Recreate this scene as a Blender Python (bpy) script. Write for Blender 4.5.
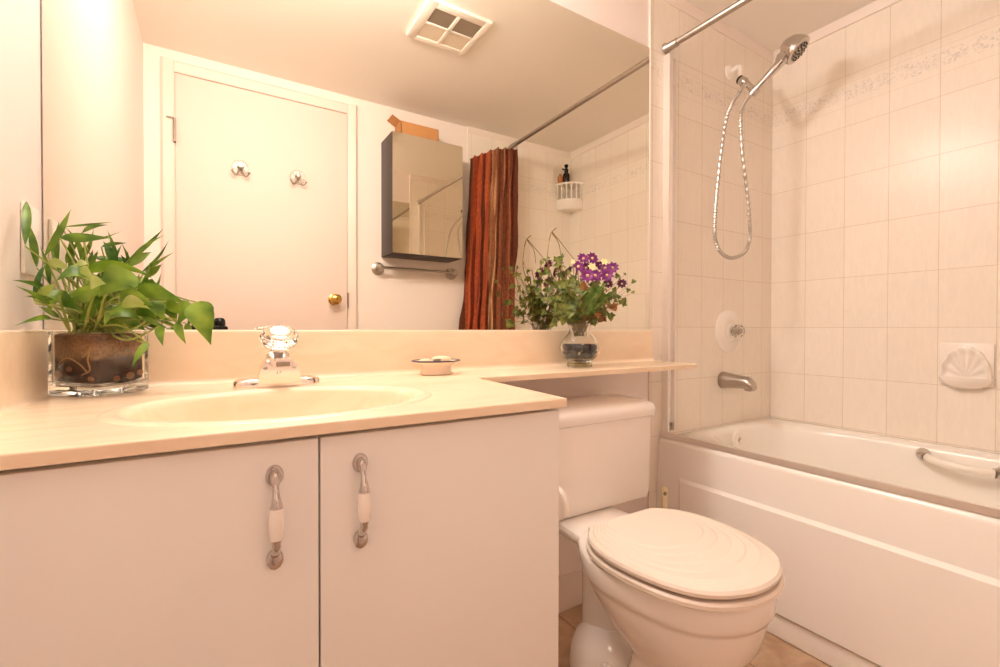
import bpy, bmesh, math, random
from mathutils import Vector, Matrix
R = math.radians
for o in list(bpy.data.objects):
    bpy.data.objects.remove(o)
SC = bpy.context.scene
COL = SC.collection

# ---------------------------------------------------------------- camera
EYE = Vector((0.0, -1.15, 0.9006))
RIGHT = Vector((0.85083, -0.52545, 0.0016))
FWD = Vector((0.52542, 0.85079, -0.0095))
UP = RIGHT.cross(FWD).normalized()
FWD = UP.cross(RIGHT).normalized()
FOCAL = 460.06                                   # focal length in pixels at 1000 x 667
cam_d = bpy.data.cameras.new('viewpoint')
cam_d.sensor_fit = 'HORIZONTAL'
cam_d.sensor_width = 36.0
cam_d.lens = 36.0 * FOCAL / 1000.0
cam_d.clip_start = 0.005
cam = bpy.data.objects.new('viewpoint', cam_d)
COL.objects.link(cam)
m = Matrix((RIGHT, UP, -FWD)).transposed().to_4x4()
m.translation = EYE
cam.matrix_world = m
SC.camera = cam


def at(px, py, **k):
    """the point of the room that a pixel of the photograph looks at, on a plane X=, Y= or Z="""
    d = RIGHT * ((px - 500) / FOCAL) + FWD - UP * ((py - 333.5) / FOCAL)
    (a, v), = k.items()
    i = 'XYZ'.index(a)
    return EYE + d * ((v - EYE[i]) / d[i])


# ---------------------------------------------------------------- light and exposure
SC.view_settings.view_transform = 'Standard'
SC.view_settings.look = 'None'
SC.view_settings.gamma = 1.0
SC.view_settings.use_curve_mapping = False
SC.view_settings.exposure = -0.2
SC.cycles.max_bounces = 16
SC.cycles.diffuse_bounces = 8
SC.cycles.glossy_bounces = 8
SC.cycles.transmission_bounces = 12
SC.cycles.transparent_max_bounces = 12
SC.cycles.sample_clamp_indirect = 6.0
world = bpy.data.worlds.new('World')
SC.world = world
world.use_nodes = True
world.node_tree.nodes['Background'].inputs[0].default_value = (1.0, 0.8, 0.62, 1)
world.node_tree.nodes['Background'].inputs[1].default_value = 0.05
WARM = (1.0, 0.93, 0.87)
for lx in (-0.14, 0.18, 0.50):                    # the bulbs above the mirror, just out of the frame
    ld = bpy.data.lights.new('vanity_bulb', 'POINT')
    ld.energy = 6.0
    ld.color = WARM
    ld.shadow_soft_size = 0.065
    lo = bpy.data.objects.new('vanity_bulb', ld)
    lo.location = (lx, -0.115, 2.0)
    COL.objects.link(lo)

ad = bpy.data.lights.new('vanity_fill', 'AREA')   # soft fill added beside the bulbs, aimed into the room
ad.shape = 'RECTANGLE'
ad.size, ad.size_y = 0.60, 0.14
ad.energy = 8.5
ad.color = WARM
ao = bpy.data.objects.new('vanity_fill', ad)
ao.location = (0.14, -0.18, 2.05)
ao.rotation_euler = (R(-72), 0, R(24))
COL.objects.link(ao)

# ---------------------------------------------------------------- room numbers
XL, XR, YF, ZC = -0.2672, 2.1643, -1.4146, 2.1554   # left wall, right wall, door wall, ceiling
ZT, ZB, YC, XC = 0.7873, 0.7727, -0.5629, 0.4930     # counter top, underside, front edge, right end
TE = 1.350                                           # where the tile starts on the mirror wall
ZM0, ZM1, XM = 0.8985, 1.9220, 1.3446                # mirror


# ---------------------------------------------------------------- materials
def lin(c):
    return tuple((x / 12.92 if x <= 0.04045 else ((x + 0.055) / 1.055) ** 2.4) for x in c)


def rgb(r, g, b):
    return lin((r / 255, g / 255, b / 255)) + (1.0,)


def new_mat(name):
    mt = bpy.data.materials.new(name)
    mt.use_nodes = True
    nt = mt.node_tree
    return mt, nt, nt.nodes['Principled BSDF']


def node(nt, kind, **props):
    n = nt.nodes.new(kind)
    for k, v in props.items():
        setattr(n, k, v)
    return n


def mat(name, col, rough=0.5, metal=0.0, var=0.04, scale=30.0, bump=0.0, bscale=200.0, coat=0.0, spec=0.5, trans=0.0, ior=1.45, sss=0.0):
    """plain surface with a slight procedural mottling and optional bump"""
    mt, nt, b = new_mat(name)
    L = nt.links.new
    tc = node(nt, 'ShaderNodeTexCoord')
    nz = node(nt, 'ShaderNodeTexNoise')
    nz.inputs['Scale'].default_value = scale
    nz.inputs['Detail'].default_value = 4
    L(tc.outputs['Object'], nz.inputs['Vector'])
    mx = node(nt, 'ShaderNodeMix', data_type='RGBA')
    mx.inputs['A'].default_value = tuple(c * (1 - var) for c in col[:3]) + (1,)
    mx.inputs['B'].default_value = tuple(min(1, c * (1 + var)) for c in col[:3]) + (1,)
    L(nz.outputs['Fac'], mx.inputs['Factor'])
    L(mx.outputs['Result'], b.inputs['Base Color'])
    b.inputs['Roughness'].default_value = rough
    b.inputs['Metallic'].default_value = metal
    b.inputs['Specular IOR Level'].default_value = spec
    b.inputs['IOR'].default_value = ior
    b.inputs['Coat Weight'].default_value = coat
    b.inputs['Coat Roughness'].default_value = 0.05
    b.inputs['Transmission Weight'].default_value = trans
    if sss:
        b.inputs['Subsurface Weight'].default_value = sss
        b.inputs['Subsurface Radius'].default_value = (0.01, 0.008, 0.005)
    if bump:
        n2 = node(nt, 'ShaderNodeTexNoise')
        n2.inputs['Scale'].default_value = bscale
        n2.inputs['Detail'].default_value = 3
        L(tc.outputs['Object'], n2.inputs['Vector'])
        bp = node(nt, 'ShaderNodeBump')
        bp.inputs['Strength'].default_value = bump
        bp.inputs['Distance'].default_value = 0.002
        L(n2.outputs['Fac'], bp.inputs['Height'])
        L(bp.outputs['Normal'], b.inputs['Normal'])
    return mt


def tile_mat(name, axis, u0, z0=0.9095, th=0.2025, tw=0.1435):
    """glazed cream tiles with a streaky relief, thin grout and a grey floral border course"""
    mt, nt, b = new_mat(name)
    L = nt.links.new
    tc = node(nt, 'ShaderNodeTexCoord')
    sp = node(nt, 'ShaderNodeSeparateXYZ')
    L(tc.outputs['Object'], sp.inputs[0])
    au = node(nt, 'ShaderNodeMath', operation='SUBTRACT')
    L(sp.outputs[axis], au.inputs[0])
    au.inputs[1].default_value = u0 - 50 * tw
    # above the fifth course the rows shift: half a tile, then the border
    az = node(nt, 'ShaderNodeMath', operation='SUBTRACT')
    L(sp.outputs['Z'], az.inputs[0])
    az.inputs[1].default_value = z0 - 50 * th
    cb = node(nt, 'ShaderNodeCombineXYZ')
    L(au.outputs[0], cb.inputs[0])
    L(az.outputs[0], cb.inputs[1])
    br = node(nt, 'ShaderNodeTexBrick', offset=0.0, squash=1.0)
    br.inputs['Scale'].default_value = 1.0
    br.inputs['Mortar Size'].default_value = 0.0011
    br.inputs['Mortar Smooth'].default_value = 0.3
    br.inputs['Bias'].default_value = 0.0
    br.inputs['Brick Width'].default_value = tw
    br.inputs['Row Height'].default_value = th
    br.inputs['Color1'].default_value = rgb(250, 242, 231)
    br.inputs['Color2'].default_value = rgb(247, 238, 226)
    br.inputs['Mortar'].default_value = rgb(224, 208, 190)
    L(cb.outputs[0], br.inputs['Vector'])
    # streaks
    mp = node(nt, 'ShaderNodeMapping')
    mp.inputs['Scale'].default_value = (70, 14, 1)
    L(cb.outputs[0], mp.inputs['Vector'])
    st = node(nt, 'ShaderNodeTexNoise')
    st.inputs['Scale'].default_value = 1.0
    st.inputs['Detail'].default_value = 3
    st.inputs['Distortion'].default_value = 1.2
    L(mp.outputs[0], st.inputs['Vector'])
    mul = node(nt, 'ShaderNodeMix', data_type='RGBA', blend_type='MULTIPLY')
    mul.inputs['Factor'].default_value = 1.0
    ra = node(nt, 'ShaderNodeMapRange')
    ra.inputs['To Min'].default_value = 0.93
    ra.inputs['To Max'].default_value = 1.04
    L(st.outputs['Fac'], ra.inputs['Value'])
    L(br.outputs['Color'], mul.inputs['A'])
    L(ra.outputs[0], mul.inputs['B'])
    # border course 1.80 .. 1.89
    def band(lo, hi):
        g = node(nt, 'ShaderNodeMath', operation='GREATER_THAN')
        l = node(nt, 'ShaderNodeMath', operation='LESS_THAN')
        mm = node(nt, 'ShaderNodeMath', operation='MULTIPLY')
        L(sp.outputs['Z'], g.inputs[0]); g.inputs[1].default_value = lo
        L(sp.outputs['Z'], l.inputs[0]); l.inputs[1].default_value = hi
        L(g.outputs[0], mm.inputs[0]); L(l.outputs[0], mm.inputs[1])
        return mm
    bd = band(1.822, 1.878)
    vo = node(nt, 'ShaderNodeTexNoise')
    vo.inputs['Scale'].default_value = 62
    vo.inputs['Detail'].default_value = 4
    vo.inputs['Distortion'].default_value = 2.0
    L(cb.outputs[0], vo.inputs['Vector'])
    vr = node(nt, 'ShaderNodeMapRange')
    vr.inputs['From Min'].default_value = 0.50
    vr.inputs['From Max'].default_value = 0.66
    vr.inputs['To Max'].default_value = 0.30
    L(vo.outputs['Fac'], vr.inputs['Value'])
    bm_ = node(nt, 'ShaderNodeMath', operation='MULTIPLY')
    L(bd.outputs[0], bm_.inputs[0]); L(vr.outputs[0], bm_.inputs[1])
    mb = node(nt, 'ShaderNodeMix', data_type='RGBA')
    L(bm_.outputs[0], mb.inputs['Factor'])
    L(mul.outputs['Result'], mb.inputs['A'])
    mb.inputs['B'].default_value = rgb(150, 140, 140)
    # thin joint lines above and below the border course
    j1, j2 = band(1.7965, 1.7985), band(1.8905, 1.8925)
    js = node(nt, 'ShaderNodeMath', operation='ADD')
    L(j1.outputs[0], js.inputs[0]); L(j2.outputs[0], js.inputs[1])
    jm = node(nt, 'ShaderNodeMath', operation='MULTIPLY')
    L(js.outputs[0], jm.inputs[0]); jm.inputs[1].default_value = 0.35
    mj = node(nt, 'ShaderNodeMix', data_type='RGBA')
    L(jm.outputs[0], mj.inputs['Factor'])
    L(mb.outputs['Result'], mj.inputs['A'])
    mj.inputs['B'].default_value = rgb(214, 192, 165)
    L(mj.outputs['Result'], b.inputs['Base Color'])
    # relief
    inv = node(nt, 'ShaderNodeMath', operation='MULTIPLY_ADD')
    L(br.outputs['Fac'], inv.inputs[0]); inv.inputs[1].default_value = -0.9
    L(st.outputs['Fac'], inv.inputs[2])
    bp = node(nt, 'ShaderNodeBump')
    bp.inputs['Strength'].default_value = 0.22
    bp.inputs['Distance'].default_value = 0.002
    L(inv.outputs[0], bp.inputs['Height'])
    L(bp.outputs['Normal'], b.inputs['Normal'])
    b.inputs['Roughness'].default_value = 0.21
    b.inputs['Specular IOR Level'].default_value = 0.16
    return mt


def marble_mat(name):
    """cream cultured marble with faint veins"""
    mt, nt, b = new_mat(name)
    L = nt.links.new
    tc = node(nt, 'ShaderNodeTexCoord')
    mp = node(nt, 'ShaderNodeMapping')
    mp.inputs['Scale'].default_value = (3, 14, 8)
    L(tc.outputs['Object'], mp.inputs['Vector'])
    nz = node(nt, 'ShaderNodeTexNoise')
    nz.inputs['Scale'].default_value = 2.5
    nz.inputs['Detail'].default_value = 6
    nz.inputs['Distortion'].default_value = 1.0
    L(mp.outputs[0], nz.inputs['Vector'])
    cr = node(nt, 'ShaderNodeValToRGB')
    cr.color_ramp.elements[0].position = 0.35
    cr.color_ramp.elements[0].color = rgb(241, 217, 187)
    cr.color_ramp.elements[1].position = 0.65
    cr.color_ramp.elements[1].color = rgb(246, 226, 199)
    L(nz.outputs['Fac'], cr.inputs['Fac'])
    L(cr.outputs['Color'], b.inputs['Base Color'])
    b.inputs['Roughness'].default_value = 0.22
    return mt


def floor_mat(name):
    mt, nt, b = new_mat(name)
    L = nt.links.new
    tc = node(nt, 'ShaderNodeTexCoord')
    br = node(nt, 'ShaderNodeTexBrick', offset=0.0)
    br.inputs['Scale'].default_value = 1.0
    br.inputs['Mortar Size'].default_value = 0.002
    br.inputs['Brick Width'].default_value = 0.305
    br.inputs['Row Height'].default_value = 0.305
    br.inputs['Mortar'].default_value = rgb(150, 118, 92)
    L(tc.outputs['Object'], br.inputs['Vector'])
    nz = node(nt, 'ShaderNodeTexNoise')
    nz.inputs['Scale'].default_value = 14
    nz.inputs['Detail'].default_value = 8
    nz.inputs['Distortion'].default_value = 0.8
    L(tc.outputs['Object'], nz.inputs['Vector'])
    cr = node(nt, 'ShaderNodeValToRGB')
    cr.color_ramp.elements[0].position = 0.3
    cr.color_ramp.elements[0].color = rgb(176, 142, 112)
    cr.color_ramp.elements[1].position = 0.7
    cr.color_ramp.elements[1].color = rgb(214, 184, 154)
    L(nz.outputs['Fac'], cr.inputs['Fac'])
    L(cr.outputs['Color'], br.inputs['Color1'])
    L(cr.outputs['Color'], br.inputs['Color2'])
    L(br.outputs['Color'], b.inputs['Base Color'])
    b.inputs['Roughness'].default_value = 0.45
    return mt


def curtain_mat(name):
    """vertical woven stripes across the cloth, read from its UV"""
    mt, nt, b = new_mat(name)
    L = nt.links.new
    uv = node(nt, 'ShaderNodeUVMap')
    sp = node(nt, 'ShaderNodeSeparateXYZ')
    L(uv.outputs[0], sp.inputs[0])
    nz = node(nt, 'ShaderNodeTexNoise')
    nz.inputs['Scale'].default_value = 40
    L(uv.outputs[0], nz.inputs['Vector'])
    ad = node(nt, 'ShaderNodeMath', operation='MULTIPLY_ADD')
    L(nz.outputs['Fac'], ad.inputs[0]); ad.inputs[1].default_value = 0.010
    L(sp.outputs['X'], ad.inputs[2])
    cr = node(nt, 'ShaderNodeValToRGB')
    cr.color_ramp.interpolation = 'CONSTANT'
    stripes = [(0.0, (109, 63, 45)), (0.06, (155, 78, 49)), (0.11, (182, 88, 53)), (0.16, (129, 61, 42)), (0.21, (187, 93, 56)),
               (0.26, (164, 75, 51)), (0.30, (112, 63, 45)), (0.345, (189, 98, 60)), (0.40, (168, 81, 53)), (0.45, (123, 71, 49)),
               (0.475, (203, 162, 123)), (0.52, (150, 96, 67)), (0.56, (196, 149, 109)), (0.585, (134, 82, 58)), (0.65, (155, 93, 65)),
               (0.70, (117, 68, 49)), (0.745, (168, 107, 76)), (0.78, (129, 72, 51)), (0.84, (150, 88, 60)), (0.88, (109, 60, 44)),
               (0.92, (143, 78, 53)), (0.96, (106, 58, 42))]
    e = cr.color_ramp.elements
    e[0].position, e[0].color = stripes[0][0], rgb(*stripes[0][1])
    e[1].position, e[1].color = stripes[1][0], rgb(*stripes[1][1])
    for p, c in stripes[2:]:
        k = e.new(p)
        k.color = rgb(*c)
    L(ad.outputs[0], cr.inputs['Fac'])
    n2 = node(nt, 'ShaderNodeTexNoise')
    n2.inputs['Scale'].default_value = 160
    L(uv.outputs[0], n2.inputs['Vector'])
    mul = node(nt, 'ShaderNodeMix', data_type='RGBA', blend_type='MULTIPLY')
    mul.inputs['Factor'].default_value = 1.0
    rr_ = node(nt, 'ShaderNodeMapRange')
    rr_.inputs['From Min'].default_value = 0.3
    rr_.inputs['From Max'].default_value = 0.7
    rr_.inputs['To Min'].default_value = 0.75
    rr_.inputs['To Max'].default_value = 1.3
    L(n2.outputs['Fac'], rr_.inputs['Value'])
    L(cr.outputs['Color'], mul.inputs['A'])
    L(rr_.outputs[0], mul.inputs['B'])
    L(mul.outputs['Result'], b.inputs['Base Color'])
    b.inputs['Roughness'].default_value = 0.85
    b.inputs['Specular IOR Level'].default_value = 0.2
    return mt


def leaf_mat(name, c1, c2, rough=0.35, scale=25):
    mt, nt, b = new_mat(name)
    L = nt.links.new
    tc = node(nt, 'ShaderNodeTexCoord')
    nz = node(nt, 'ShaderNodeTexNoise')
    nz.inputs['Scale'].default_value = scale
    nz.inputs['Detail'].default_value = 2
    L(tc.outputs['Object'], nz.inputs['Vector'])
    cr = node(nt, 'ShaderNodeValToRGB')
    cr.color_ramp.elements[0].position = 0.36
    cr.color_ramp.elements[0].color = rgb(*c1)
    cr.color_ramp.elements[1].position = 0.64
    cr.color_ramp.elements[1].color = rgb(*c2)
    L(nz.outputs['Fac'], cr.inputs['Fac'])
    L(cr.outputs['Color'], b.inputs['Base Color'])
    b.inputs['Roughness'].default_value = rough
    tr = node(nt, 'ShaderNodeBsdfTranslucent')
    L(cr.outputs['Color'], tr.inputs['Color'])
    ms = node(nt, 'ShaderNodeMixShader')
    ms.inputs[0].default_value = 0.3
    L(b.outputs[0], ms.inputs[1]); L(tr.outputs[0], ms.inputs[2])
    L(ms.outputs[0], nt.nodes['Material Output'].inputs['Surface'])
    return mt


def soil_mat(name):
    """dark wet soil below, paler root-bound layer above"""
    mt, nt, b = new_mat(name)
    L = nt.links.new
    tc = node(nt, 'ShaderNodeTexCoord')
    sp = node(nt, 'ShaderNodeSeparateXYZ')
    L(tc.outputs['Object'], sp.inputs[0])
    nz = node(nt, 'ShaderNodeTexNoise')
    nz.inputs['Scale'].default_value = 45
    nz.inputs['Detail'].default_value = 6
    L(tc.outputs['Object'], nz.inputs['Vector'])
    ma = node(nt, 'ShaderNodeMath', operation='MULTIPLY_ADD')
    L(nz.outputs['Fac'], ma.inputs[0]); ma.inputs[1].default_value = 0.028
    L(sp.outputs['Z'], ma.inputs[2])
    mr = node(nt, 'ShaderNodeMapRange')
    mr.inputs['From Min'].default_value = 0.0
    mr.inputs['From Max'].default_value = 0.11
    L(ma.outputs[0], mr.inputs['Value'])
    cr = node(nt, 'ShaderNodeValToRGB')
    e = cr.color_ramp.elements
    e[0].position, e[0].color = 0.45, rgb(58, 28, 14)
    e[1].position, e[1].color = 1.0, rgb(118, 78, 48)
    k = e.new(0.66); k.color = rgb(74, 38, 20)
    k = e.new(0.76); k.color = rgb(172, 136, 96)
    k = e.new(0.93); k.color = rgb(160, 112, 72)
    L(mr.outputs[0], cr.inputs['Fac'])
    n2 = node(nt, 'ShaderNodeTexNoise')
    n2.inputs['Scale'].default_value = 220
    n2.inputs['Detail'].default_value = 4
    L(tc.outputs['Object'], n2.inputs['Vector'])
    r2 = node(nt, 'ShaderNodeMapRange')
    r2.inputs['From Min'].default_value = 0.3
    r2.inputs['From Max'].default_value = 0.7
    r2.inputs['To Min'].default_value = 0.55
    r2.inputs['To Max'].default_value = 1.25
    L(n2.outputs['Fac'], r2.inputs['Value'])
    mul = node(nt, 'ShaderNodeMix', data_type='RGBA', blend_type='MULTIPLY')
    mul.inputs['Factor'].default_value = 1.0
    L(cr.outputs['Color'], mul.inputs['A']); L(r2.outputs[0], mul.inputs['B'])
    L(mul.outputs['Result'], b.inputs['Base Color'])
    b.inputs['Roughness'].default_value = 0.9
    b.inputs['Specular IOR Level'].default_value = 0.1
    return mt


M = {
    'wall': mat('painted_wall', rgb(246, 236, 231), 0.5, bump=0.05, bscale=120, var=0.01),
    'ceiling': mat('painted_ceiling', rgb(246, 241, 233), 0.7, bump=0.10, bscale=260, var=0.015),
    'trim': mat('painted_trim', rgb(238, 224, 216), 0.45, var=0.01),
    'cove': mat('cove_paint', rgb(246, 235, 227), 0.4, var=0.01),
    'door': mat('door_paint', rgb(238, 219, 212), 0.6, var=0.01, spec=0.2),
    'tile_right': tile_mat('glazed_tile_right', 'Y', -0.1511),
    'tile_back': tile_mat('glazed_tile_back', 'X', 1.6536, tw=0.1465),
    'tile_front': tile_mat('glazed_tile_front', 'X', 1.6536, tw=0.1465),
    'marble': marble_mat('cultured_marble'),
    'floor': floor_mat('floor_tile'),
    'curtain': curtain_mat('striped_cloth'),
    'cabinet': mat('cabinet_laminate', rgb(244, 242, 237), 0.42, var=0.012, scale=8),
    'porcelain': mat('porcelain', rgb(247, 240, 233), 0.12, var=0.01, coat=0.3),
    'seat': mat('toilet_seat_plastic', rgb(240, 228, 215), 0.25, var=0.01),
    'tub': mat('acrylic_tub', rgb(250, 246, 240), 0.16, var=0.01),
    'white': mat('white_plastic', rgb(248, 242, 234), 0.3, var=0.01),
    'ceramic': mat('white_ceramic', rgb(248, 241, 234), 0.15, var=0.01, coat=0.4),
    'beige': mat('beige_plastic', rgb(238, 222, 186), 0.4, var=0.02),
    'chrome': mat('chrome', (0.80, 0.78, 0.75, 1), 0.10, 1.0, var=0.03),
    'handle_chrome': mat('handle_chrome', (0.60, 0.56, 0.53, 1), 0.13, 1.0, var=0.04),
    'faucet': mat('bright_chrome', (0.86, 0.82, 0.78, 1), 0.12, 1.0, var=0.02),
    'chrome_hose': mat('chrome_hose', (0.56, 0.52, 0.48, 1), 0.38, 1.0, var=0.05),
    'nickel': mat('brushed_nickel', (0.48, 0.43, 0.385, 1), 0.34, 1.0, var=0.05),
    'alu': mat('satin_aluminium', (0.92, 0.89, 0.86, 1), 0.42, 1.0, var=0.03),
    'brass': mat('polished_brass', rgb(212, 172, 96), 0.18, 1.0, var=0.05),
    'dark': mat('dark_gap', rgb(38, 30, 26), 0.7),
    'black': mat('black_plastic', rgb(18, 17, 17), 0.25, var=0.1),
    'mirror': mat('mirror_silver', (0.86, 0.825, 0.725, 1), 0.0, 1.0, var=0.0),
    'mirror_edge': mat('mirror_edge', rgb(84, 70, 54), 0.4, var=0.1),
    'espresso': mat('espresso_wood', rgb(58, 46, 44), 0.45, var=0.15, scale=50),
    'cardboard': mat('cardboard', rgb(204, 146, 92), 0.8, var=0.06),
    'grille': mat('dark_filter_mesh', rgb(150, 135, 118), 0.9, var=0.45, scale=300),
    'lens': mat('frosted_lens', rgb(232, 218, 198), 0.5, bump=0.4, bscale=160),
    'glass': mat('clear_glass', (0.97, 0.98, 0.96, 1), 0.0, var=0.0, trans=1.0, ior=1.45),
    'acrylic': mat('clear_acrylic', (0.97, 0.95, 0.92, 1), 0.02, var=0.0, trans=1.0, ior=1.45),
    'amber_glass': mat('amber_glass', (0.80, 0.72, 0.45, 1), 0.02, var=0.0, trans=1.0, ior=1.45),
    'water': mat('vase_water', (0.93, 0.95, 0.88, 1), 0.0, var=0.0, trans=1.0, ior=1.33),
    'pebble': mat('blue_pebble', rgb(24, 25, 50), 0.45, var=0.2, scale=60),
    'soil': soil_mat('soil'),
    'stone': mat('brown_stone', rgb(158, 104, 66), 0.7, var=0.2, scale=60),
    'root': mat('pale_root', rgb(196, 150, 100), 0.7),
    'pothos': leaf_mat('pothos_leaf', (72, 116, 28), (138, 170, 56)),
    'pothos_pale': leaf_mat('pothos_pale_leaf', (168, 192, 92), (200, 212, 138)),
    'bamboo': leaf_mat('narrow_leaf', (54, 102, 32), (124, 158, 58)),
    'stem': leaf_mat('green_stem', (138, 160, 66), (180, 186, 100), 0.5),
    'ivy': leaf_mat('ivy_leaf', (70, 92, 38), (150, 160, 80), 0.5, 60),
    'fern': leaf_mat('fern_leaf', (84, 134, 54), (146, 174, 84), 0.5, 60),
    'brown_leaf': leaf_mat('brown_leaf', (120, 78, 42), (176, 118, 60), 0.6, 60),
    'twig': mat('brown_twig', rgb(136, 114, 64), 0.7, var=0.2),
    'petal': mat('purple_petal', rgb(124, 38, 116), 0.5, var=0.3, scale=80),
    'petal_dark': mat('dark_purple_petal', rgb(88, 26, 70), 0.5, var=0.3, scale=80),
    'flower_eye': mat('flower_eye', rgb(232, 208, 150), 0.6),
    'cream_petal': mat('cream_petal', rgb(240, 226, 168), 0.6, var=0.05),
    'navy': mat('navy_enamel', rgb(42, 32, 74), 0.3),
    'enamel': mat('cream_enamel', rgb(244, 226, 206), 0.2, var=0.01),
    'soap': mat('cream_soap', rgb(238, 222, 190), 0.45, var=0.05),
    'grey_soap': mat('grey_scrap', rgb(122, 112, 104), 0.6, var=0.15),
    'bottle': mat('brown_bottle', rgb(50, 28, 20), 0.2, var=0.2),
    'amber_label': mat('amber_bottle', rgb(190, 122, 54), 0.35, var=0.1),
}


# ---------------------------------------------------------------- building helpers
class MB:
    """collects shapes into one bmesh, then links them as ONE mesh object"""
    def __init__(self):
        self.b = bmesh.new()
        self.xf = Matrix.Identity(4)

    def v(self, p):
        return self.b.verts.new(self.xf @ Vector(p))

    def face(self, vs, smooth=True):
        try:
            f = self.b.faces.new(vs)
            f.smooth = smooth
            return f
        except ValueError:
            return None

    def box(self, x0, x1, y0, y1, z0, z1, bevel=0.0, seg=2):
        t = bmesh.new()
        r = bmesh.ops.create_cube(t, size=1.0)
        for w in r['verts']:
            w.co = Vector(((x0 + x1) / 2 + w.co.x * (x1 - x0), (y0 + y1) / 2 + w.co.y * (y1 - y0), (z0 + z1) / 2 + w.co.z * (z1 - z0)))
        if bevel:
            bmesh.ops.bevel(t, geom=list(t.edges), offset=bevel, segments=seg, affect='EDGES', profile=0.5, clamp_overlap=True)
        self.add(t)

    def add(self, t, xf=None):
        xf = self.xf @ xf if xf else self.xf
        mp = {}
        for w in t.verts:
            mp[w] = self.b.verts.new(xf @ w.co)
        for f in t.faces:
            self.face([mp[w] for w in f.verts])
        t.free()

    def ring_loft(self, rings, cap0=True, cap1=True, closed=True):
        vs = [[self.v(p) for p in r] for r in rings]
        n = len(vs[0])
        for a, b in zip(vs[:-1], vs[1:]):
            for i in range(n if closed else n - 1):
                j = (i + 1) % n
                self.face([a[i], a[j], b[j], b[i]])
        if cap0:
            self.face(list(reversed(vs[0])))
        if cap1:
            self.face(vs[-1])
        return vs

    def lathe(self, prof, center=(0, 0, 0), axis=(0, 0, 1), n=32, cap0=True, cap1=True, sx=1.0, sy=1.0):
        """prof: (radius, height along axis)"""
        q = Vector((0, 0, 1)).rotation_difference(Vector(axis).normalized())
        c = Vector(center)
        rings = []
        for r, h in prof:
            rings.append([c + q @ Vector((r * sx * math.cos(2 * math.pi * i / n), r * sy * math.sin(2 * math.pi * i / n), h)) for i in range(n)])
        self.ring_loft(rings, cap0, cap1)

    def tube(self, pts, rad, n=10, smooth=0, cap=True):
        pts = [Vector(p) for p in pts]
        if smooth:
            pts = spline(pts, smooth)
        m_ = len(pts)
        if not hasattr(rad, '__len__'):
            rad = [rad] * m_
        elif len(rad) != m_:
            rad = [rad[0] + 0 * i if len(rad) == 1 else interp(rad, i / (m_ - 1)) for i in range(m_)]
        t0 = (pts[1] - pts[0]).normalized()
        u = t0.orthogonal().normalized()
        rings = []
        for i, p in enumerate(pts):
            t = (pts[min(i + 1, m_ - 1)] - pts[max(i - 1, 0)]).normalized()
            u = (u - t * u.dot(t))
            u = u.normalized() if u.length > 1e-8 else t.orthogonal().normalized()
            w = t.cross(u)
            rings.append([p + (u * math.cos(2 * math.pi * k / n) + w * math.sin(2 * math.pi * k / n)) * rad[i] for k in range(n)])
        self.ring_loft(rings, cap, cap)

    def ball(self, c, r, sc=(1, 1, 1), n=16, rot=None):
        t = bmesh.new()
        bmesh.ops.create_uvsphere(t, u_segments=n, v_segments=max(6, n // 2 + 2), radius=r)
        for w in t.verts:
            p = Vector((w.co.x * sc[0], w.co.y * sc[1], w.co.z * sc[2]))
            if rot:
                p = rot @ p
            w.co = p + Vector(c)
        self.add(t)

    def prism(self, prof, x0, x1, axis='X', bevel=0):
        """prof is a closed outline in the two other axes; extruded along axis"""
        def p3(a, b, t):
            return {'X': (t, a, b), 'Y': (a, t, b), 'Z': (a, b, t)}[axis]
        t = bmesh.new()
        A = [t.verts.new(p3(a, b, x0)) for a, b in prof]
        B = [t.verts.new(p3(a, b, x1)) for a, b in prof]
        n = len(prof)
        for i in range(n):
            t.faces.new([A[i], A[(i + 1) % n], B[(i + 1) % n], B[i]])
        t.faces.new(list(reversed(A)))
        t.faces.new(B)
        if bevel:
            bmesh.ops.bevel(t, geom=list(t.edges), offset=bevel, segments=2, affect='EDGES', profile=0.5, clamp_overlap=True)
        self.add(t)

    def build(self, name, mt, parent=None, origin=None, angle=38, recalc=True, solid=0.0, subsurf=0):
        b = self.b
        if recalc:
            bmesh.ops.recalc_face_normals(b, faces=list(b.faces))
        if parent is not None:
            off = WORLD[parent.name]
        else:
            off = Vector(origin) if origin is not None else Vector((0, 0, 0))
        for w in b.verts:
            w.co = w.co - off
        me = bpy.data.meshes.new(name)
        b.to_mesh(me)
        b.free()
        me.set_sharp_from_angle(angle=R(angle))
        for k in (mt if isinstance(mt, (list, tuple)) else [mt]):
            me.materials.append(k)
        o = bpy.data.objects.new(name, me)
        COL.objects.link(o)
        if parent is not None:
            o.parent = parent
            WORLD[o.name] = off
        else:
            o.location = off
            WORLD[o.name] = off
        if solid:
            md = o.modifiers.new('thickness', 'SOLIDIFY')
            md.thickness = solid
            md.offset = 0
        if subsurf:
            md = o.modifiers.new('smooth', 'SUBSURF')
            md.levels = md.render_levels = subsurf
        return o


WORLD = {}


def interp(a, t):
    x = t * (len(a) - 1)
    i = min(int(x), len(a) - 2)
    return a[i] + (a[i + 1] - a[i]) * (x - i)


def spline(pts, k):
    pts = [Vector(p) for p in pts]
    P = [pts[0] * 2 - pts[1]] + pts + [pts[-1] * 2 - pts[-2]]
    out = []
    for i in range(1, len(P) - 2):
        a, b, c, d = P[i - 1], P[i], P[i + 1], P[i + 2]
        for j in range(k):
            t = j / k
            out.append(0.5 * ((2 * b) + (c - a) * t + (2 * a - 5 * b + 4 * c - d) * t * t + (3 * b - a - 3 * c + d) * t ** 3))
    out.append(pts[-1])
    return out


def tag(o, label=None, cat=None, group=None, kind=None):
    if label:
        o['label'] = label
    if cat:
        o['category'] = cat
    if group:
        o['group'] = group
    if kind:
        o['kind'] = kind
    return o


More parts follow.
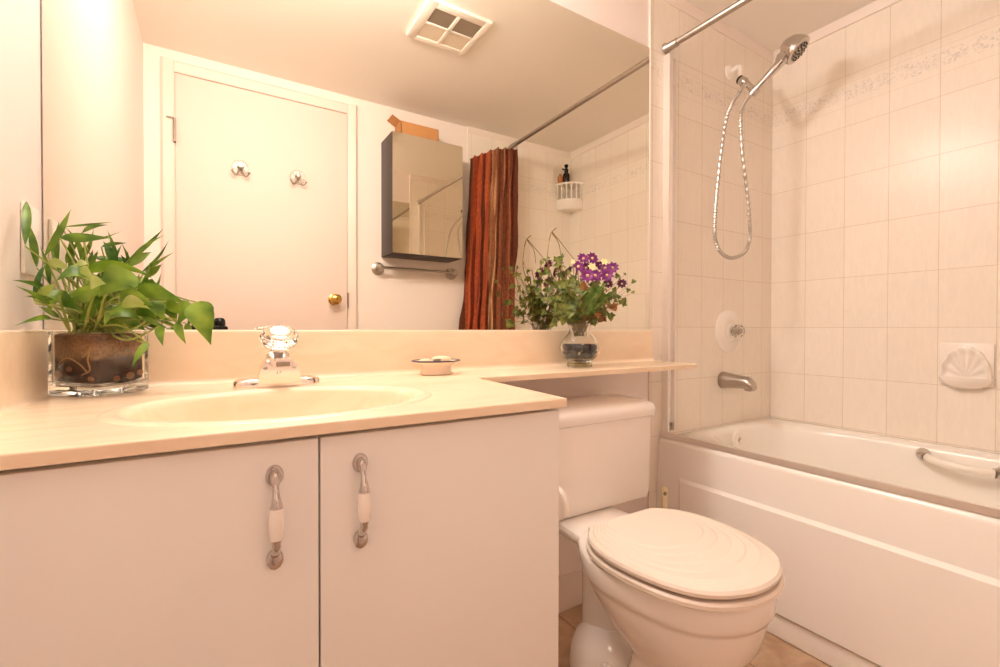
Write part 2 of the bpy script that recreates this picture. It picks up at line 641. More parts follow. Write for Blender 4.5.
def thing(name, loc, label, cat, group=None):
    o = bpy.data.objects.new(name, None)
    o.empty_display_size = 0.03
    o.location = loc
    COL.objects.link(o)
    WORLD[o.name] = Vector(loc)
    return tag(o, label, cat, group)


def struct(o, label=None, cat=None):
    return tag(o, label, cat, kind='structure')


def copy_thing(src, delta, label):
    """a copy of a thing with copies of its parts and sub-parts"""
    r = src.copy()
    COL.objects.link(r)
    r.location = src.location + Vector(delta)
    r['label'] = label
    for ch in list(src.children):
        c = ch.copy()
        COL.objects.link(c)
        c.parent = r
        for g in list(ch.children):
            d = g.copy()
            COL.objects.link(d)
            d.parent = c
    return r


def box_obj(name, mt, x0, x1, y0, y1, z0, z1, bevel=0.0, parent=None):
    b = MB()
    b.box(x0, x1, y0, y1, z0, z1, bevel)
    return b.build(name, mt, parent)


# ================================================================ THE ROOM
T = 0.10
struct(box_obj('floor', M['floor'], XL - T, XR + T, YF - T, T, -0.06, 0.0), 'brown mottled stone-look tile floor beside the toilet', 'floor')
struct(box_obj('ceiling', M['ceiling'], XL - T, XR + T, YF - T, T, ZC, ZC + 0.06), 'cream ceiling above the whole bathroom, seen in the mirror', 'ceiling')
struct(box_obj('wall_left', M['wall'], XL - T, XL, YF - T, T, 0, ZC), 'bright cream painted wall at the left of the counter', 'wall')
w = struct(box_obj('wall_back', M['wall'], XL, XR, 0.0, T, 0, ZC), 'pinkish painted wall behind the mirror and the toilet', 'wall')
box_obj('wall_tile', M['tile_back'], TE, XR, -0.006, 0.0, 0.0, ZC - 0.036, 0, w)
b = MB(); b.tube([(TE - 0.003, -0.004, ZM1 - 0.9), (TE - 0.003, -0.004, ZC)], 0.0045, 8)
b.build('tile_edge_trim', M['trim'], w)
struct(box_obj('wall_right', M['tile_right'], XR, XR + T, YF - T, T, 0, ZC), 'long cream tiled wall along the far side of the bathtub', 'wall')
w = struct(box_obj('wall_front', M['wall'], XL, XR, YF - T, YF, 0, ZC), 'pinkish painted wall with the door, seen in the mirror', 'wall')
box_obj('wall_tile', M['tile_front'], 1.335, XR, YF, YF + 0.006, 0.0, ZC - 0.036, 0, w)


def cove(name, prof_axis, a, b_, x, sgn, label):
    """little quarter-round moulding under the ceiling"""
    m_ = MB()
    h, d = 0.036, 0.016
    prof = [(x, ZC), (x, ZC - h), (x + sgn * d * 0.5, ZC - h), (x + sgn * d, ZC - h * 0.45), (x + sgn * d * 1.1, ZC)]
    m_.prism(prof, a, b_, prof_axis)
    return struct(m_.build(name, M['cove']), label, 'trim')


cove('trim_1', 'X', TE, XR, -0.0001, -1, 'thin cove moulding over the tiles behind the shower head')
cove('trim_2', 'Y', YF + 0.018, -0.018, XR - 0.0001, -1, 'thin cove moulding along the top of the long tiled wall')
cove('trim_3', 'X', 1.335, XR, YF + 0.0001, 1, 'thin cove moulding over the tiles behind the curtain')

# baseboard behind the toilet
b = MB()
b.prism([(0, 0), (-0.014, 0), (-0.014, 0.062), (-0.010, 0.070), (-0.010, 0.090), (-0.005, 0.106), (0, 0.106)], 0.489, 1.349, 'X')
struct(b.build('baseboard_back', M['trim']), 'cream moulded baseboard on the wall behind the toilet', 'baseboard')

# the door, seen only in the mirror
DX0, DX1, DZ = -0.155, 0.6057, 2.0563
door = struct(box_obj('door_1', M['door'], DX0 + 0.004, DX1 - 0.004, YF, YF + 0.010, 0.008, DZ - 0.004, 0.001), 'plain cream door seen in the mirror with two hooks and a brass knob', 'door')
b = MB()
cw = 0.052
def casing_profile(i0, sgn):
    return [(i0, YF), (i0, YF + 0.012), (i0 + sgn * 0.012, YF + 0.018), (i0 + sgn * cw * 0.8, YF + 0.020), (i0 + sgn * cw, YF + 0.010), (i0 + sgn * cw, YF)]
b.prism(casing_profile(DX0, -1), 0.0, DZ + cw, 'Z')
b.prism(casing_profile(DX1, 1), 0.0, DZ + cw, 'Z')
b.prism([(p[1], DZ + (p[0] - DX1)) for p in casing_profile(DX1, 1)], DX0, DX1, 'X')
struct(b.build('trim_4', M['trim']), 'cream door casing around the door in the mirror', 'trim')
b = MB()
b.box(DX0 - 0.004, DX0 + 0.006, YF + 0.008, YF + 0.0205, 1.74, 1.84, 0.001)
b.tube([(DX0, YF + 0.022, 1.74), (DX0, YF + 0.022, 1.845)], 0.006, 8)
b.tube([(DX0 - 0.03, YF + 0.022, 1.845), (DX0, YF + 0.022, 1.845)], 0.004, 8)
b.build('hinge', M['nickel'], door)
k = MB()
k.lathe([(0.030, 0), (0.030, 0.004), (0.014, 0.010), (0.011, 0.026), (0.020, 0.036), (0.028, 0.048), (0.027, 0.060), (0.016, 0.068), (0.003, 0.070)], (0.534, YF + 0.010, 1.055), (0, 1, 0), 24)
k.build('door_knob', M['brass'], door)
box_obj('strike_plate', M['nickel'], DX1 - 0.0035, DX1 + 0.004, YF + 0.004, YF + 0.0195, 1.01, 1.095, 0, door)

# ================================================================ BATHTUB
TX0, TX1, TY0, TY1, TZ = 1.400, XR - 0.002, -0.008, YF + 0.008, 0.503
tub = thing('bathtub', (1.78, -0.70, 0), 'white bathtub with a panelled apron below the tiled walls', 'bathtub')
b = MB()
ocx, ocy, oa, ob = 1.782, -0.705, 0.312, 0.632
N = 120


def sup(t, a, b_, n):
    c, s = math.cos(t), math.sin(t)
    return math.copysign(abs(c) ** (2 / n), c) * a, math.copysign(abs(s) ** (2 / n), s) * b_


outer, inner = [], []
hx, hy = (TX1 - TX0) / 2, (TY0 - TY1) / 2
mx_, my_ = (TX1 + TX0) / 2, (TY0 + TY1) / 2
corner_t = []
for i in range(N):
    t = 2 * math.pi * i / N
    x, y = sup(t, oa, ob, 3.6)
    inner.append((x, y))
    s = min(hx / max(1e-9, abs(x)), hy / max(1e-9, abs(y)))
    outer.append([mx_ + x * s, my_ + y * s])
for cx_, cy_ in ((TX0, TY0), (TX1, TY0), (TX0, TY1), (TX1, TY1)):
    j = min(range(N), key=lambda q: (outer[q][0] - cx_) ** 2 + (outer[q][1] - cy_) ** 2)
    outer[j] = [cx_, cy_]


def inr(s, z, dx=0, dy=0):
    return [(ocx + x * s + dx, ocy + y * (1 - (1 - s) * 0.55) + dy, z) for x, y in inner]


def shr(d, z):
    return [(mx_ + (x - mx_) * (1 - d / hx), my_ + (y - my_) * (1 - d / hy), z) for x, y in outer]


rings = [shr(0.0, 0.30), shr(0.0, TZ - 0.014), shr(0.004, TZ - 0.004), shr(0.014, TZ), inr(1.03, TZ), inr(1.0, TZ - 0.004), inr(0.975, TZ - 0.018), inr(0.95, TZ - 0.06),
         inr(0.90, 0.30), inr(0.84, 0.18), inr(0.76, 0.135), inr(0.60, 0.118), inr(0.30, 0.112)]
b.ring_loft(rings, cap0=False, cap1=True)
b.build('shell', M['tub'], tub, angle=50)
# apron: sloping face with a raised panel, toe strip set back under it
b = MB()
prof = [(1.400, 0.300), (1.400, 0.489), (1.4001, 0.4995), (1.44, 0.4995), (1.44, 0.078), (1.388, 0.078), (1.388, 0.095)]
b.prism([(1.4002, 0.49), (1.44, 0.49), (1.44, 0.078), (1.390, 0.078), (1.390, 0.30)], TY1, TY0, 'Y')
b.build('apron', M['tub'], tub)
b = MB()
pz0, pz1, py0, py1 = 0.079, 0.378, -0.104, -1.31
for f in (0,):
    A = [(1.3905, py0, pz1), (1.3905, py1, pz1), (1.3895, py1, pz0), (1.3895, py0, pz0)]
    B = [(1.379, py0 - 0.010, pz1 - 0.010), (1.379, py1 + 0.010, pz1 - 0.010), (1.379, py1 + 0.010, pz0), (1.379, py0 - 0.010, pz0)]
    b.ring_loft([A, B], True, True)
b.build('apron_panel', M['tub'], tub)
box_obj('toe_strip', M['tub'], 1.3915, 1.44, TY1, TY0, 0.0035, 0.068, 0.001, tub)
# overflow plate on the inner end wall
oc = at(737, 440, Y=-0.105)
b = MB()
b.lathe([(0.034, 0.0), (0.034, 0.006), (0.030, 0.010), (0.014, 0.011), (0.012, 0.006), (0.0, 0.006)], oc, (0.0, -1, 0.12), 28, cap1=False)
ov = b.build('overflow_plate', M['white'], tub)
b = MB()
b.ball(oc + Vector((0, -0.009, 0.001)), 0.006, (1, 0.6, 1), 10)
b.build('screw', M['chrome'], ov)
# grab handle on the far inner wall
p0, p1 = at(924, 456, X=2.048), at(1000, 474, X=2.048)
b = MB()
mid = (p0 + p1) / 2
b.tube([p0 + Vector((-0.012, -0.01, 0)), p0.lerp(p1, 0.3) + Vector((-0.030, 0, -0.002)), p0.lerp(p1, 0.7) + Vector((-0.030, 0, -0.002)), p1 + Vector((-0.012, 0.01, 0))], 0.0135, 14, 8)
gh = b.build('grab_handle', M['white'], tub)
for p in (p0, p1):
    s = 1 if p is p0 else -1
    b = MB()
    b.tube([p + Vector((0.020, s * 0.008, 0.004)), p + Vector((0.002, s * 0.004, 0.002)), p + Vector((-0.012, -s * 0.010, 0))], [0.020, 0.018, 0.0155], 14, 4)
    tag(b.build('handle_end', M['handle_chrome'], gh), 'chrome end of the grab handle')

# ---- shower screen frame left on the tub
fr = thing('shower_door_frame', (1.42, -0.03, 0.503), 'aluminium bottom track and upright jamb left on the bathtub rim', 'frame')
b = MB()
b.prism([(1.404, 0.5035), (1.404, 0.521), (1.407, 0.521), (1.4085, 0.509), (1.424, 0.509), (1.4255, 0.517), (1.428, 0.517), (1.4295, 0.509), (1.438, 0.509), (1.439, 0.514), (1.441, 0.514), (1.441, 0.5035)], TY1 + 0.01, TY0 - 0.002, 'Y')
b.build('bottom_track', M['alu'], fr)
b = MB()
jz0, jz1 = 0.522, 1.915
b.prism([(1.418, -0.0065), (1.470, -0.0065), (1.470, -0.024), (1.467, -0.024), (1.467, -0.010), (1.444, -0.010), (1.444, -0.020), (1.440, -0.020), (1.440, -0.010), (1.427, -0.010), (1.427, -0.034), (1.418, -0.034)], jz0, jz1, 'Z')
b.build('jamb', M['alu'], fr)
b = MB()
b.box(1.426, 1.442, -0.030, -0.0105, 0.523, 0.540, 0.002)
b.box(1.446, 1.455, -0.030, -0.0105, 0.525, 0.552, 0.002)
tag(b.build('corner_clip', M['nickel'], fr), 'small dark metal clip at the foot of the jamb')

# ---- shower curtain rod
RA, RB = Vector((1.428, -0.006, 1.944)), Vector((1.585, YF + 0.006, 2.045))
rod = thing('curtain_rod', (1.42, -0.02, 1.965), 'nickel shower curtain rod above the bathtub edge', 'curtain rod')
rd = (RB - RA).normalized()
b = MB(); b.tube([RA + rd * 0.004, RB - rd * 0.004], 0.0115, 16)
b.build('rod', M['nickel'], rod)
for p, s in ((RA, 1), (RB, -1)):
    b = MB()
    b.tube([p, p + rd * s * 0.006, p + rd * s * 0.012, p + rd * s * 0.05, p + rd * s * 0.052], [0.020, 0.020, 0.0155, 0.0145, 0.0118], 18)
    b.build('end_flange', M['nickel'], rod)

# ---- striped curtain bunched at the door end, seen in the mirror
cu = thing('shower_curtain', (1.47, -1.30, 0.54), 'rust and brown striped shower curtain bunched at the rod end in the mirror', 'curtain')
t = bmesh.new()
uvl = t.loops.layers.uv.new('UVMap')
NS, NZ = 150, 24
grid = []
for j in range(NZ + 1):
    fz = j / NZ
    row = []
    for i in range(NS + 1):
        s = i / NS
        base_x = (1.330 - 0.085 * fz) + (0.250 + 0.08 * fz) * s
        base_y = -1.365 + 0.135 * s
        ph = 2 * math.pi * 6.5 * s + 0.9 * math.sin(5 * fz + 7 * s) + 0.35 * math.sin(23 * fz + 11 * s)
        amp = 0.022 + 0.008 * fz
        dxy = Vector((-0.48, 0.88, 0))
        px_ = Vector((base_x, base_y, 0)) + Vector((0.88, 0.48, 0)) * (amp * 0.4 * math.sin(2 * ph)) + dxy * (-amp * math.sin(ph))
        topz = 1.945 + 0.065 * min(1, s * 1.8) + 0.006 * math.sin(ph * 2)
        z = min(topz, 2.013) + (0.56 - min(topz, 2.013)) * fz
        row.append(t.verts.new((px_.x, px_.y, z)))
    grid.append(row)
for j in range(NZ):
    for i in range(NS):
        f = t.faces.new([grid[j][i], grid[j][i + 1], grid[j + 1][i + 1], grid[j + 1][i]])
        f.smooth = True
        for lp, (a, c) in zip(f.loops, ((i, j), (i + 1, j), (i + 1, j + 1), (i, j + 1))):
            lp[uvl].uv = (a / NS, c / NZ * 0.4)
for v_ in t.verts:
    v_.co -= WORLD[cu.name]
me = bpy.data.meshes.new('cloth')
t.to_mesh(me); t.free()
me.materials.append(M['curtain'])
cl = bpy.data.objects.new('cloth', me); COL.objects.link(cl); cl.parent = cu
md = cl.modifiers.new('thickness', 'SOLIDIFY'); md.thickness = 0.002
for i in range(6):
    s = 0.45 + i * 0.1
    q = (RA + (RB - RA) * ((-1.29 + 0.018 * i - RA.y) / (RB.y - RA.y)))
    b = MB()
    b.tube([q + (RIGHT * 0.9).normalized() * (0.017 * math.cos(a)) + Vector((0, 0, -0.005 + 0.020 * math.sin(a))) for a in [2 * math.pi * e / 16 for e in range(17)]], 0.0016, 6)
    b.build('curtain_ring', M['nickel'], rod)

# ---- shower set
sh = thing('shower_set', (1.833, -0.006, 1.977), 'chrome hand shower on its wall arm with a hanging metal hose', 'shower')
fl = Vector((1.833, -0.006, 1.977))
br_ = at(745, 82, Y=-0.10)
b = MB()
b.lathe([(0.030, 0), (0.030, 0.003), (0.016, 0.012), (0.010, 0.014)], fl, (0, -1, 0), 24)
b.tube([fl + Vector((0, -0.01, 0)), fl + Vector((0, -0.045, 0.0)), br_ + Vector((0.002, 0.018, 0.016))], 0.0095, 12, 6)
tag(b.build('wall_arm', M['white'], sh), 'white wall flange and arm of the shower')
b = MB()
d1 = (br_ - (br_ + Vector((0.004, 0.024, 0.024)))).normalized()
b.tube([br_ + Vector((0.0, 0.022, 0.020)), br_ + Vector((0, 0.016, 0.014))], 0.0165, 14)
tag(b.build('collar_nut', M['black'], sh), 'dark nut on the shower arm')
b = MB()
b.tube([br_ + Vector((0, 0.016, 0.014)), br_ + Vector((0, 0.004, 0.002)), br_ + Vector((0.0, -0.004, -0.008))], [0.016, 0.018, 0.013], 14, 3)
h0, h1, h2 = at(751, 95, Y=-0.125), at(778, 65, Y=-0.215), at(797, 50, Y=-0.262)
b.tube([br_ + Vector((0, -0.004, -0.004)), h0.lerp(h1, 0.12)], 0.012, 12)
cl0 = h0.lerp(h1, 0.02); cl1 = h0.lerp(h1, 0.24)
b.tube([cl0, cl1], [0.0165, 0.0175], 16)
b.build('holder', M['handle_chrome'], sh)
b = MB()
b.tube([br_ + Vector((0, -0.002, -0.006)), at(739, 93, Y=-0.10)], [0.011, 0.0085], 12)
b.build('hose_nut', M['chrome'], sh)
b = MB()
nf = (RIGHT * 0.55 - UP * 0.70 - FWD * 0.42).normalized()
b.tube([h0, h0.lerp(h1, 0.25), h0.lerp(h1, 0.6), h1, h1.lerp(h2, 0.4) - nf * 0.012], [0.0105, 0.012, 0.0135, 0.0165, 0.025], 16, 4)
b.lathe([(0.004, -0.058), (0.022, -0.054), (0.039, -0.038), (0.048, -0.018), (0.0505, 0.0), (0.049, 0.008), (0.042, 0.010), (0.0, 0.010)], h2, nf, 32, cap1=False)
hand = b.build('handset', M['handle_chrome'], sh)
b = MB()
q = Vector((0, 0, 1)).rotation_difference(nf)
b.lathe([(0.034, 0.0105), (0.034, 0.0125), (0.0, 0.0125)], h2, nf, 28, cap1=False)
sp_ = b.build('spray_plate', M['nickel'], hand)
b = MB()
for r_, n_ in ((0.010, 5), (0.022, 10), (0.031, 14)):
    for i in range(n_):
        a = 2 * math.pi * i / n_
        c = h2 + q @ Vector((r_ * math.cos(a), r_ * math.sin(a), 0.0135))
        b.ball(c, 0.0028, n=6)
tag(b.build('nozzles', M['black'], hand), 'rings of small dark spray nozzles')
b = MB()
hp = [(739, 93), (732, 104), (726.4, 119), (721.5, 150), (717.4, 187), (714.8, 222), (715.6, 240), (721, 252.6), (731.8, 258), (744.4, 252.6), (749.6, 240), (749.8, 225), (747.5, 195), (742.6, 155), (740.8, 119), (744, 104), (750, 96)]
pts = [at(x, y, Y=(-0.10 - 0.025 * (i / 16))) for i, (x, y) in enumerate(hp)]
pts = spline(pts, 22)
rad = [0.0062 + 0.0012 * (1 if (k // 2) % 2 else -1) for k in range(len(pts))]
b.tube(pts, rad, 10)
tag(b.build('hose', M['chrome_hose'], sh, angle=20), 'ribbed metal hose hanging in a long loop')

# ---- tub mixer and spout
vp = Vector((1.832, -0.006, 0.894))
vl = thing('shower_valve', vp, 'round white tap plate with clear knob on the tiled wall', 'tap')
b = MB()
b.lathe([(0.088, 0), (0.088, 0.004), (0.080, 0.009), (0.060, 0.012), (0.052, 0.016), (0.046, 0.0165), (0.044, 0.0135), (0.030, 0.0135), (0.024, 0.020), (0.0, 0.020)], vp, (0, -1, 0), 40, cap1=False)
b.build('escutcheon', M['white'], vl)
b = MB()
b.lathe([(0.021, 0.019), (0.021, 0.026), (0.012, 0.028), (0.012, 0.034), (0, 0.034)], vp, (0, -1, 0), 20, cap1=False)
b.build('stem', M['chrome'], vl)
b = MB()
n = 16
pr = [(0.014, 0.029), (0.024, 0.033), (0.028, 0.042), (0.027, 0.055), (0.021, 0.062), (0.0, 0.064)]
b.lathe(pr, vp, (0, -1, 0), 10, cap1=False)
b.build('knob', M['acrylic'], vl, angle=20)
b = MB()
b.lathe([(0.011, 0.0345), (0.011, 0.056), (0, 0.056)], vp, (0, -1, 0), 14, cap1=False)
b.build('knob_core', M['nickel'], vl)
sp0 = at(722, 380, Y=-0.006)
st_ = thing('tub_spout', sp0, 'grey chrome bath spout on the tiled wall below the round tap plate', 'spout')
b = MB()
sx_ = sp0.x; sz_ = sp0.z
rings = []
for y, z, rx, rz in ((-0.007, 0, 0.031, 0.034), (-0.012, 0, 0.033, 0.036), (-0.03, 0.0, 0.031, 0.033), (-0.07, -0.001, 0.028, 0.028), (-0.105, -0.001, 0.026, 0.026), (-0.125, -0.003, 0.025, 0.024), (-0.138, -0.010, 0.022, 0.018), (-0.143, -0.018, 0.017, 0.009)):
    rings.append([(sx_ + rx * math.cos(a), y, sz_ + z + rz * math.sin(a)) for a in [2 * math.pi * i / 24 for i in range(24)]])
b.ring_loft(rings)
b.box(sx_ - 0.018, sx_ + 0.018, -0.140, -0.108, sz_ - 0.033, sz_ - 0.012, 0.006)
b.build('spout_body', M['nickel'], st_)
b = MB()
b.tube([(sx_, -0.122, sz_ + 0.008), (sx_, -0.122, sz_ + 0.024)], 0.004, 10)
b.ball((sx_, -0.122, sz_ + 0.026), 0.007, (1, 1, 0.6), 12)
b.build('diverter_knob', M['chrome'], st_)

# ---- shell soap dish set in the tile
c0, c1 = at(940, 365, X=XR), at(995, 365, X=XR)
yc, zc_ = (c0.y + c1.y) / 2, 0.772
hw = abs(c0.y - c1.y) / 2
sd = thing('shell_soap_dish', (XR, yc, zc_), 'cream scallop shell soap dish set in the long tiled wall', 'soap dish')
box_obj('back_plate', M['ceramic'], XR - 0.008, XR - 0.0005, yc - hw, yc + hw, zc_ - 0.060, zc_ + 0.083, 0.003, sd)
b = MB()
# scalloped fan: ribs running up from the lip
rings = []
zb_ = 0.739
for k in range(15):
    f = k / 14
    ring = []
    for i in range(61):
        th = math.pi * i / 60
        rib = 0.5 + 0.5 * math.cos(th * 14)
        rr = (0.012 + (hw * 0.93 - 0.012) * f) * (1 + 0.03 * rib * f)
        hgt = 0.011 + 0.012 * math.sin(math.pi * min(1, f * 1.0)) * 0.2 + 0.008 * rib * f + 0.016 * max(0, f - 0.72) / 0.28 * (1 - 0.4 * math.sin(th))
        if f > 0.95:
            hgt *= 0.75
        ring.append((XR - hgt, yc - rr * math.cos(th), zb_ + rr * math.sin(th) * 1.66))
    rings.append(ring)
b.ring_loft(rings, False, False, closed=False)
last = rings[-1]
b.ring_loft([last, [(XR - 0.007, p[1] + (p[1] - yc) * 0.015, p[2] + 0.001) for p in last]], False, False, closed=False)
# the dish: a half bowl with a rounded lip, standing out from the wall
rings = []
for k in range(9):
    f = k / 8
    a = f * math.pi / 2
    ring = []
    for i in range(41):
        th = math.pi * i / 40
        rx = hw * 0.95 * math.cos(a * 0.98) + 0.004
        out = 0.010 + 0.040 * math.cos(a) * math.sin(th)
        ring.append((XR - out, yc - rx * math.cos(th), zb_ + 0.002 - 0.040 * math.sin(a)))
    rings.append(ring)
b.ring_loft(rings, False, True, closed=False)
inner_r = []
for f, zz in ((1.0, 0.002), (0.93, 0.006), (0.86, 0.0), (0.6, -0.014), (0.2, -0.018)):
    inner_r.append([(XR - (0.010 + 0.040 * f * math.sin(math.pi * i / 40)), yc - hw * 0.95 * f * math.cos(math.pi * i / 40), zb_ + zz) for i in range(41)])
b.ring_loft(inner_r, False, False, closed=False)
b.build('shell', M['ceramic'], sd, angle=60)

# ---- corner caddy and bottle (seen in the mirror)
cx_, cy_ = XR - 0.001, YF + 0.007
cd = thing('corner_caddy', (cx_ - 0.05, cy_ + 0.05, 1.74), 'white plastic corner caddy on the tiles, seen in the mirror', 'shelf')
b = MB()
def qring(r, z, n=14, flat=0.0):
    pts = [(cx_, cy_, z)]
    for i in range(n + 1):
        a = math.pi / 2 * i / n
        pts.append((cx_ - r * math.cos(a) , cy_ + r * math.sin(a), z))
    return pts
b.ring_loft([qring(0.122, 1.732), qring(0.128, 1.740), qring(0.132, 1.80), qring(0.134, 1.802), qring(0.128, 1.802), qring(0.126, 1.75)], True, True)
b.build('basket', M['white'], cd)
b = MB()
for i in range(6):
    a = math.pi / 2 * (i + 0.5) / 6
    p = Vector((cx_ - 0.130 * math.cos(a), cy_ + 0.130 * math.sin(a), 1.80))
    b.box(p.x - 0.004, p.x + 0.004, p.y - 0.004, p.y + 0.004, 1.798, 1.905, 0.001)
b.build('rail_bars', M['white'], cd)
b = MB()
b.ring_loft([qring(0.137, 1.902), qring(0.139, 1.905), qring(0.139, 1.913), qring(0.136, 1.915)], True, True)
b.build('top_shelf', M['white'], cd)
bo = thing('pump_bottle', (cx_ - 0.085, cy_ + 0.045, 1.9155), 'dark pump bottle standing on the corner caddy in the mirror', 'bottle')
bc = Vector((cx_ - 0.085, cy_ + 0.055, 1.9155))
b = MB(); b.lathe([(0.022, 0), (0.024, 0.004), (0.024, 0.060), (0.013, 0.074)], bc, (0, 0, 1), 18); b.build('bottle_body', M['bottle'], bo)
b = MB(); b.lathe([(0.013, 0.073), (0.016, 0.095), (0.009, 0.097), (0.009, 0.112), (0.014, 0.113), (0.014, 0.128), (0, 0.129)], bc, (0, 0, 1), 14, cap1=False); b.box(bc.x - 0.036, bc.x, bc.y - 0.006, bc.y + 0.006, bc.z + 0.088, bc.z + 0.097, 0.002); b.build('pump', M['black'], bo)
bo2 = MB(); bo2.lathe([(0.016, 0), (0.018, 0.004), (0.018, 0.04), (0.010, 0.048), (0.010, 0.058), (0, 0.059)], bc + Vector((-0.042, -0.014, 0)), (0, 0, 1), 16, cap1=False)
tag(bo2.build('small_bottle', M['amber_label'], origin=bc + Vector((-0.042, -0.014, 0))), 'small amber bottle beside the dark pump bottle on the caddy', 'bottle')

# ================================================================ VANITY
van = thing('vanity_cabinet', (0.11, -0.29, 0), 'white two-door vanity cabinet under the cream counter', 'cabinet')
CX0, CX1, CF = XL + 0.002, 0.4880, -0.549
b = MB()
b.box(CX0, CX0 + 0.016, -0.528, -0.004, 0.0, ZB - 0.002, 0.0005)
b.box(CX1 - 0.016, CX1, -0.530, -0.016, 0.0, ZB - 0.002, 0.0005)
b.box(CX0 + 0.016, CX1 - 0.016, -0.528, -0.016, 0.09, 0.106)
b.box(CX0 + 0.016, CX1 - 0.016, -0.475, -0.460, 0.0, 0.09)
b.box(CX0 + 0.016, CX1 - 0.016, -0.528, -0.512, ZB - 0.05, ZB - 0.002)
b.build('body', M['cabinet'], van)
GX = 0.1088


def handle(parent, hx_):
    yd = CF
    ys = yd - 0.0205
    b = MB()
    def oval(zc_o, prof):
        b.ring_loft([[(hx_ + rx * math.cos(a), yd - d, zc_o + dz + rz * math.sin(a)) for a in [2 * math.pi * i / 28 for i in range(28)]] for rx, rz, d, dz in prof])
    oval(0.7275, ((0.0098, 0.0125, 0.0, 0), (0.0098, 0.0125, 0.0018, 0), (0.0085, 0.0112, 0.0036, 0), (0.0060, 0.0088, 0.0042, 0)))
    oval(0.7275, ((0.0056, 0.0090, 0.003, 0), (0.0056, 0.0090, 0.011, -0.001), (0.0050, 0.0084, 0.0150, -0.002), (0.0030, 0.0056, 0.0172, -0.003)))
    b.tube([(hx_, yd - 0.011, 0.7225), (hx_, yd - 0.0155, 0.7175), (hx_, ys + 0.0025, 0.7105), (hx_, ys, 0.703), (hx_, ys, 0.6945)], [0.0042, 0.0034, 0.0038, 0.0052, 0.0072], 14, 4)
    tag(b.build('handle_arm', M['handle_chrome'], parent), 'chrome upper arm of the door pull')
    b = MB()
    oval(0.6295, ((0.0090, 0.0115, 0.0, 0), (0.0092, 0.0118, 0.003, 0), (0.0086, 0.0112, 0.0062, 0), (0.0058, 0.0085, 0.0080, 0), (0.002, 0.004, 0.0084, 0)))
    b.tube([(hx_, ys, 0.6595), (hx_, ys + 0.0005, 0.6545), (hx_, ys + 0.002, 0.6500), (hx_, ys + 0.006, 0.6440), (hx_, yd - 0.007, 0.6375)], [0.0062, 0.0048, 0.0050, 0.0046, 0.0052], 14, 4)
    tag(b.build('handle_foot', M['handle_chrome'], parent), 'chrome lower end of the door pull')
    b = MB()
    b.lathe([(0.0066, 0.0), (0.0074, 0.002), (0.0088, 0.014), (0.0088, 0.022), (0.0076, 0.034), (0.0070, 0.036)], (hx_, ys, 0.6592), (0, 0, 1), 20)
    tag(b.build('handle_grip', M['ceramic'], parent), 'white ceramic grip')


for x0, x1, hx_ in ((CX0, GX - 0.0013, 0.0582), (GX + 0.0013, CX1, 0.1582)):
    d_ = box_obj('door', M['cabinet'], x0, x1, CF, CF + 0.0175, 0.105, ZB - 0.0075, 0.0012, van)
    handle(d_, hx_)

# ---- counter with the moulded basin
ct = thing('countertop', (0.2, -0.3, ZB), 'cream cultured marble counter with oval basin, long shelf and backsplash', 'counter')
bx, by, ba, bb = 0.098, -0.362, 0.200, 0.150
NE = 72


def ell(s, z, ds=0.0):
    return [(bx + (ba * s) * math.cos(2 * math.pi * i / NE), by + (bb * s + 0.0) * math.sin(2 * math.pi * i / NE), z) for i in range(NE)]


t = bmesh.new()
XB = 0.518
fil = [(XB + 0.02 - 0.02 * math.cos(a), -0.2042 - 0.02 + 0.02 * math.sin(a)) for a in [math.pi / 2 * i / 6 for i in range(7)]]
outl = [(XL + 0.001, YC), (XC, YC)] + fil + [(1.347, -0.2042), (1.352, -0.021), (XL + 0.001, -0.021)]
ov_ = [t.verts.new((x, y, ZT)) for x, y in outl]
iv_ = [t.verts.new(p) for p in ell(1.15, ZT)]
oe = [t.edges.new((ov_[i], ov_[(i + 1) % len(ov_)])) for i in range(len(ov_))]
ie = [t.edges.new((iv_[i], iv_[(i + 1) % NE])) for i in range(NE)]
bmesh.ops.triangle_fill(t, use_beauty=True, use_dissolve=False, edges=oe + ie)
bmesh.ops.recalc_face_normals(t, faces=list(t.faces))
top = list(t.faces)
if top[0].normal.z < 0:
    bmesh.ops.reverse_faces(t, faces=top)
# skirt: rounded front edge
prof = [(0.0, 0.0), (-0.0012, -0.003), (0.0, -0.0146)]
nO = len(ov_)
lay = [ov_]
for k_, (dz) in enumerate((-0.0035, ZB - ZT)):
    lay.append([t.verts.new((x, y, ZT + dz)) for x, y in outl])
cen = Vector((0.3, -0.3, 0))
for q_, w_ in enumerate(ov_[:]):
    pass
for a_, b_ in zip(lay[:-1], lay[1:]):
    for i in range(nO):
        f = t.faces.new([a_[i], b_[i], b_[(i + 1) % nO], a_[(i + 1) % nO]])
# underside: same outline with the basin hole
uv_ = [t.verts.new((p[0], p[1], ZB)) for p in ell(1.15, ZB)]
ue = [t.edges.new((uv_[i], uv_[(i + 1) % NE])) for i in range(NE)]
be = []
for i in range(nO):
    e = t.edges.get((lay[-1][i], lay[-1][(i + 1) % nO]))
    be.append(e)
bmesh.ops.triangle_fill(t, use_beauty=True, use_dissolve=False, edges=be + ue)
for i in range(NE):
    t.faces.new([iv_[i], iv_[(i + 1) % NE], uv_[(i + 1) % NE], uv_[i]])
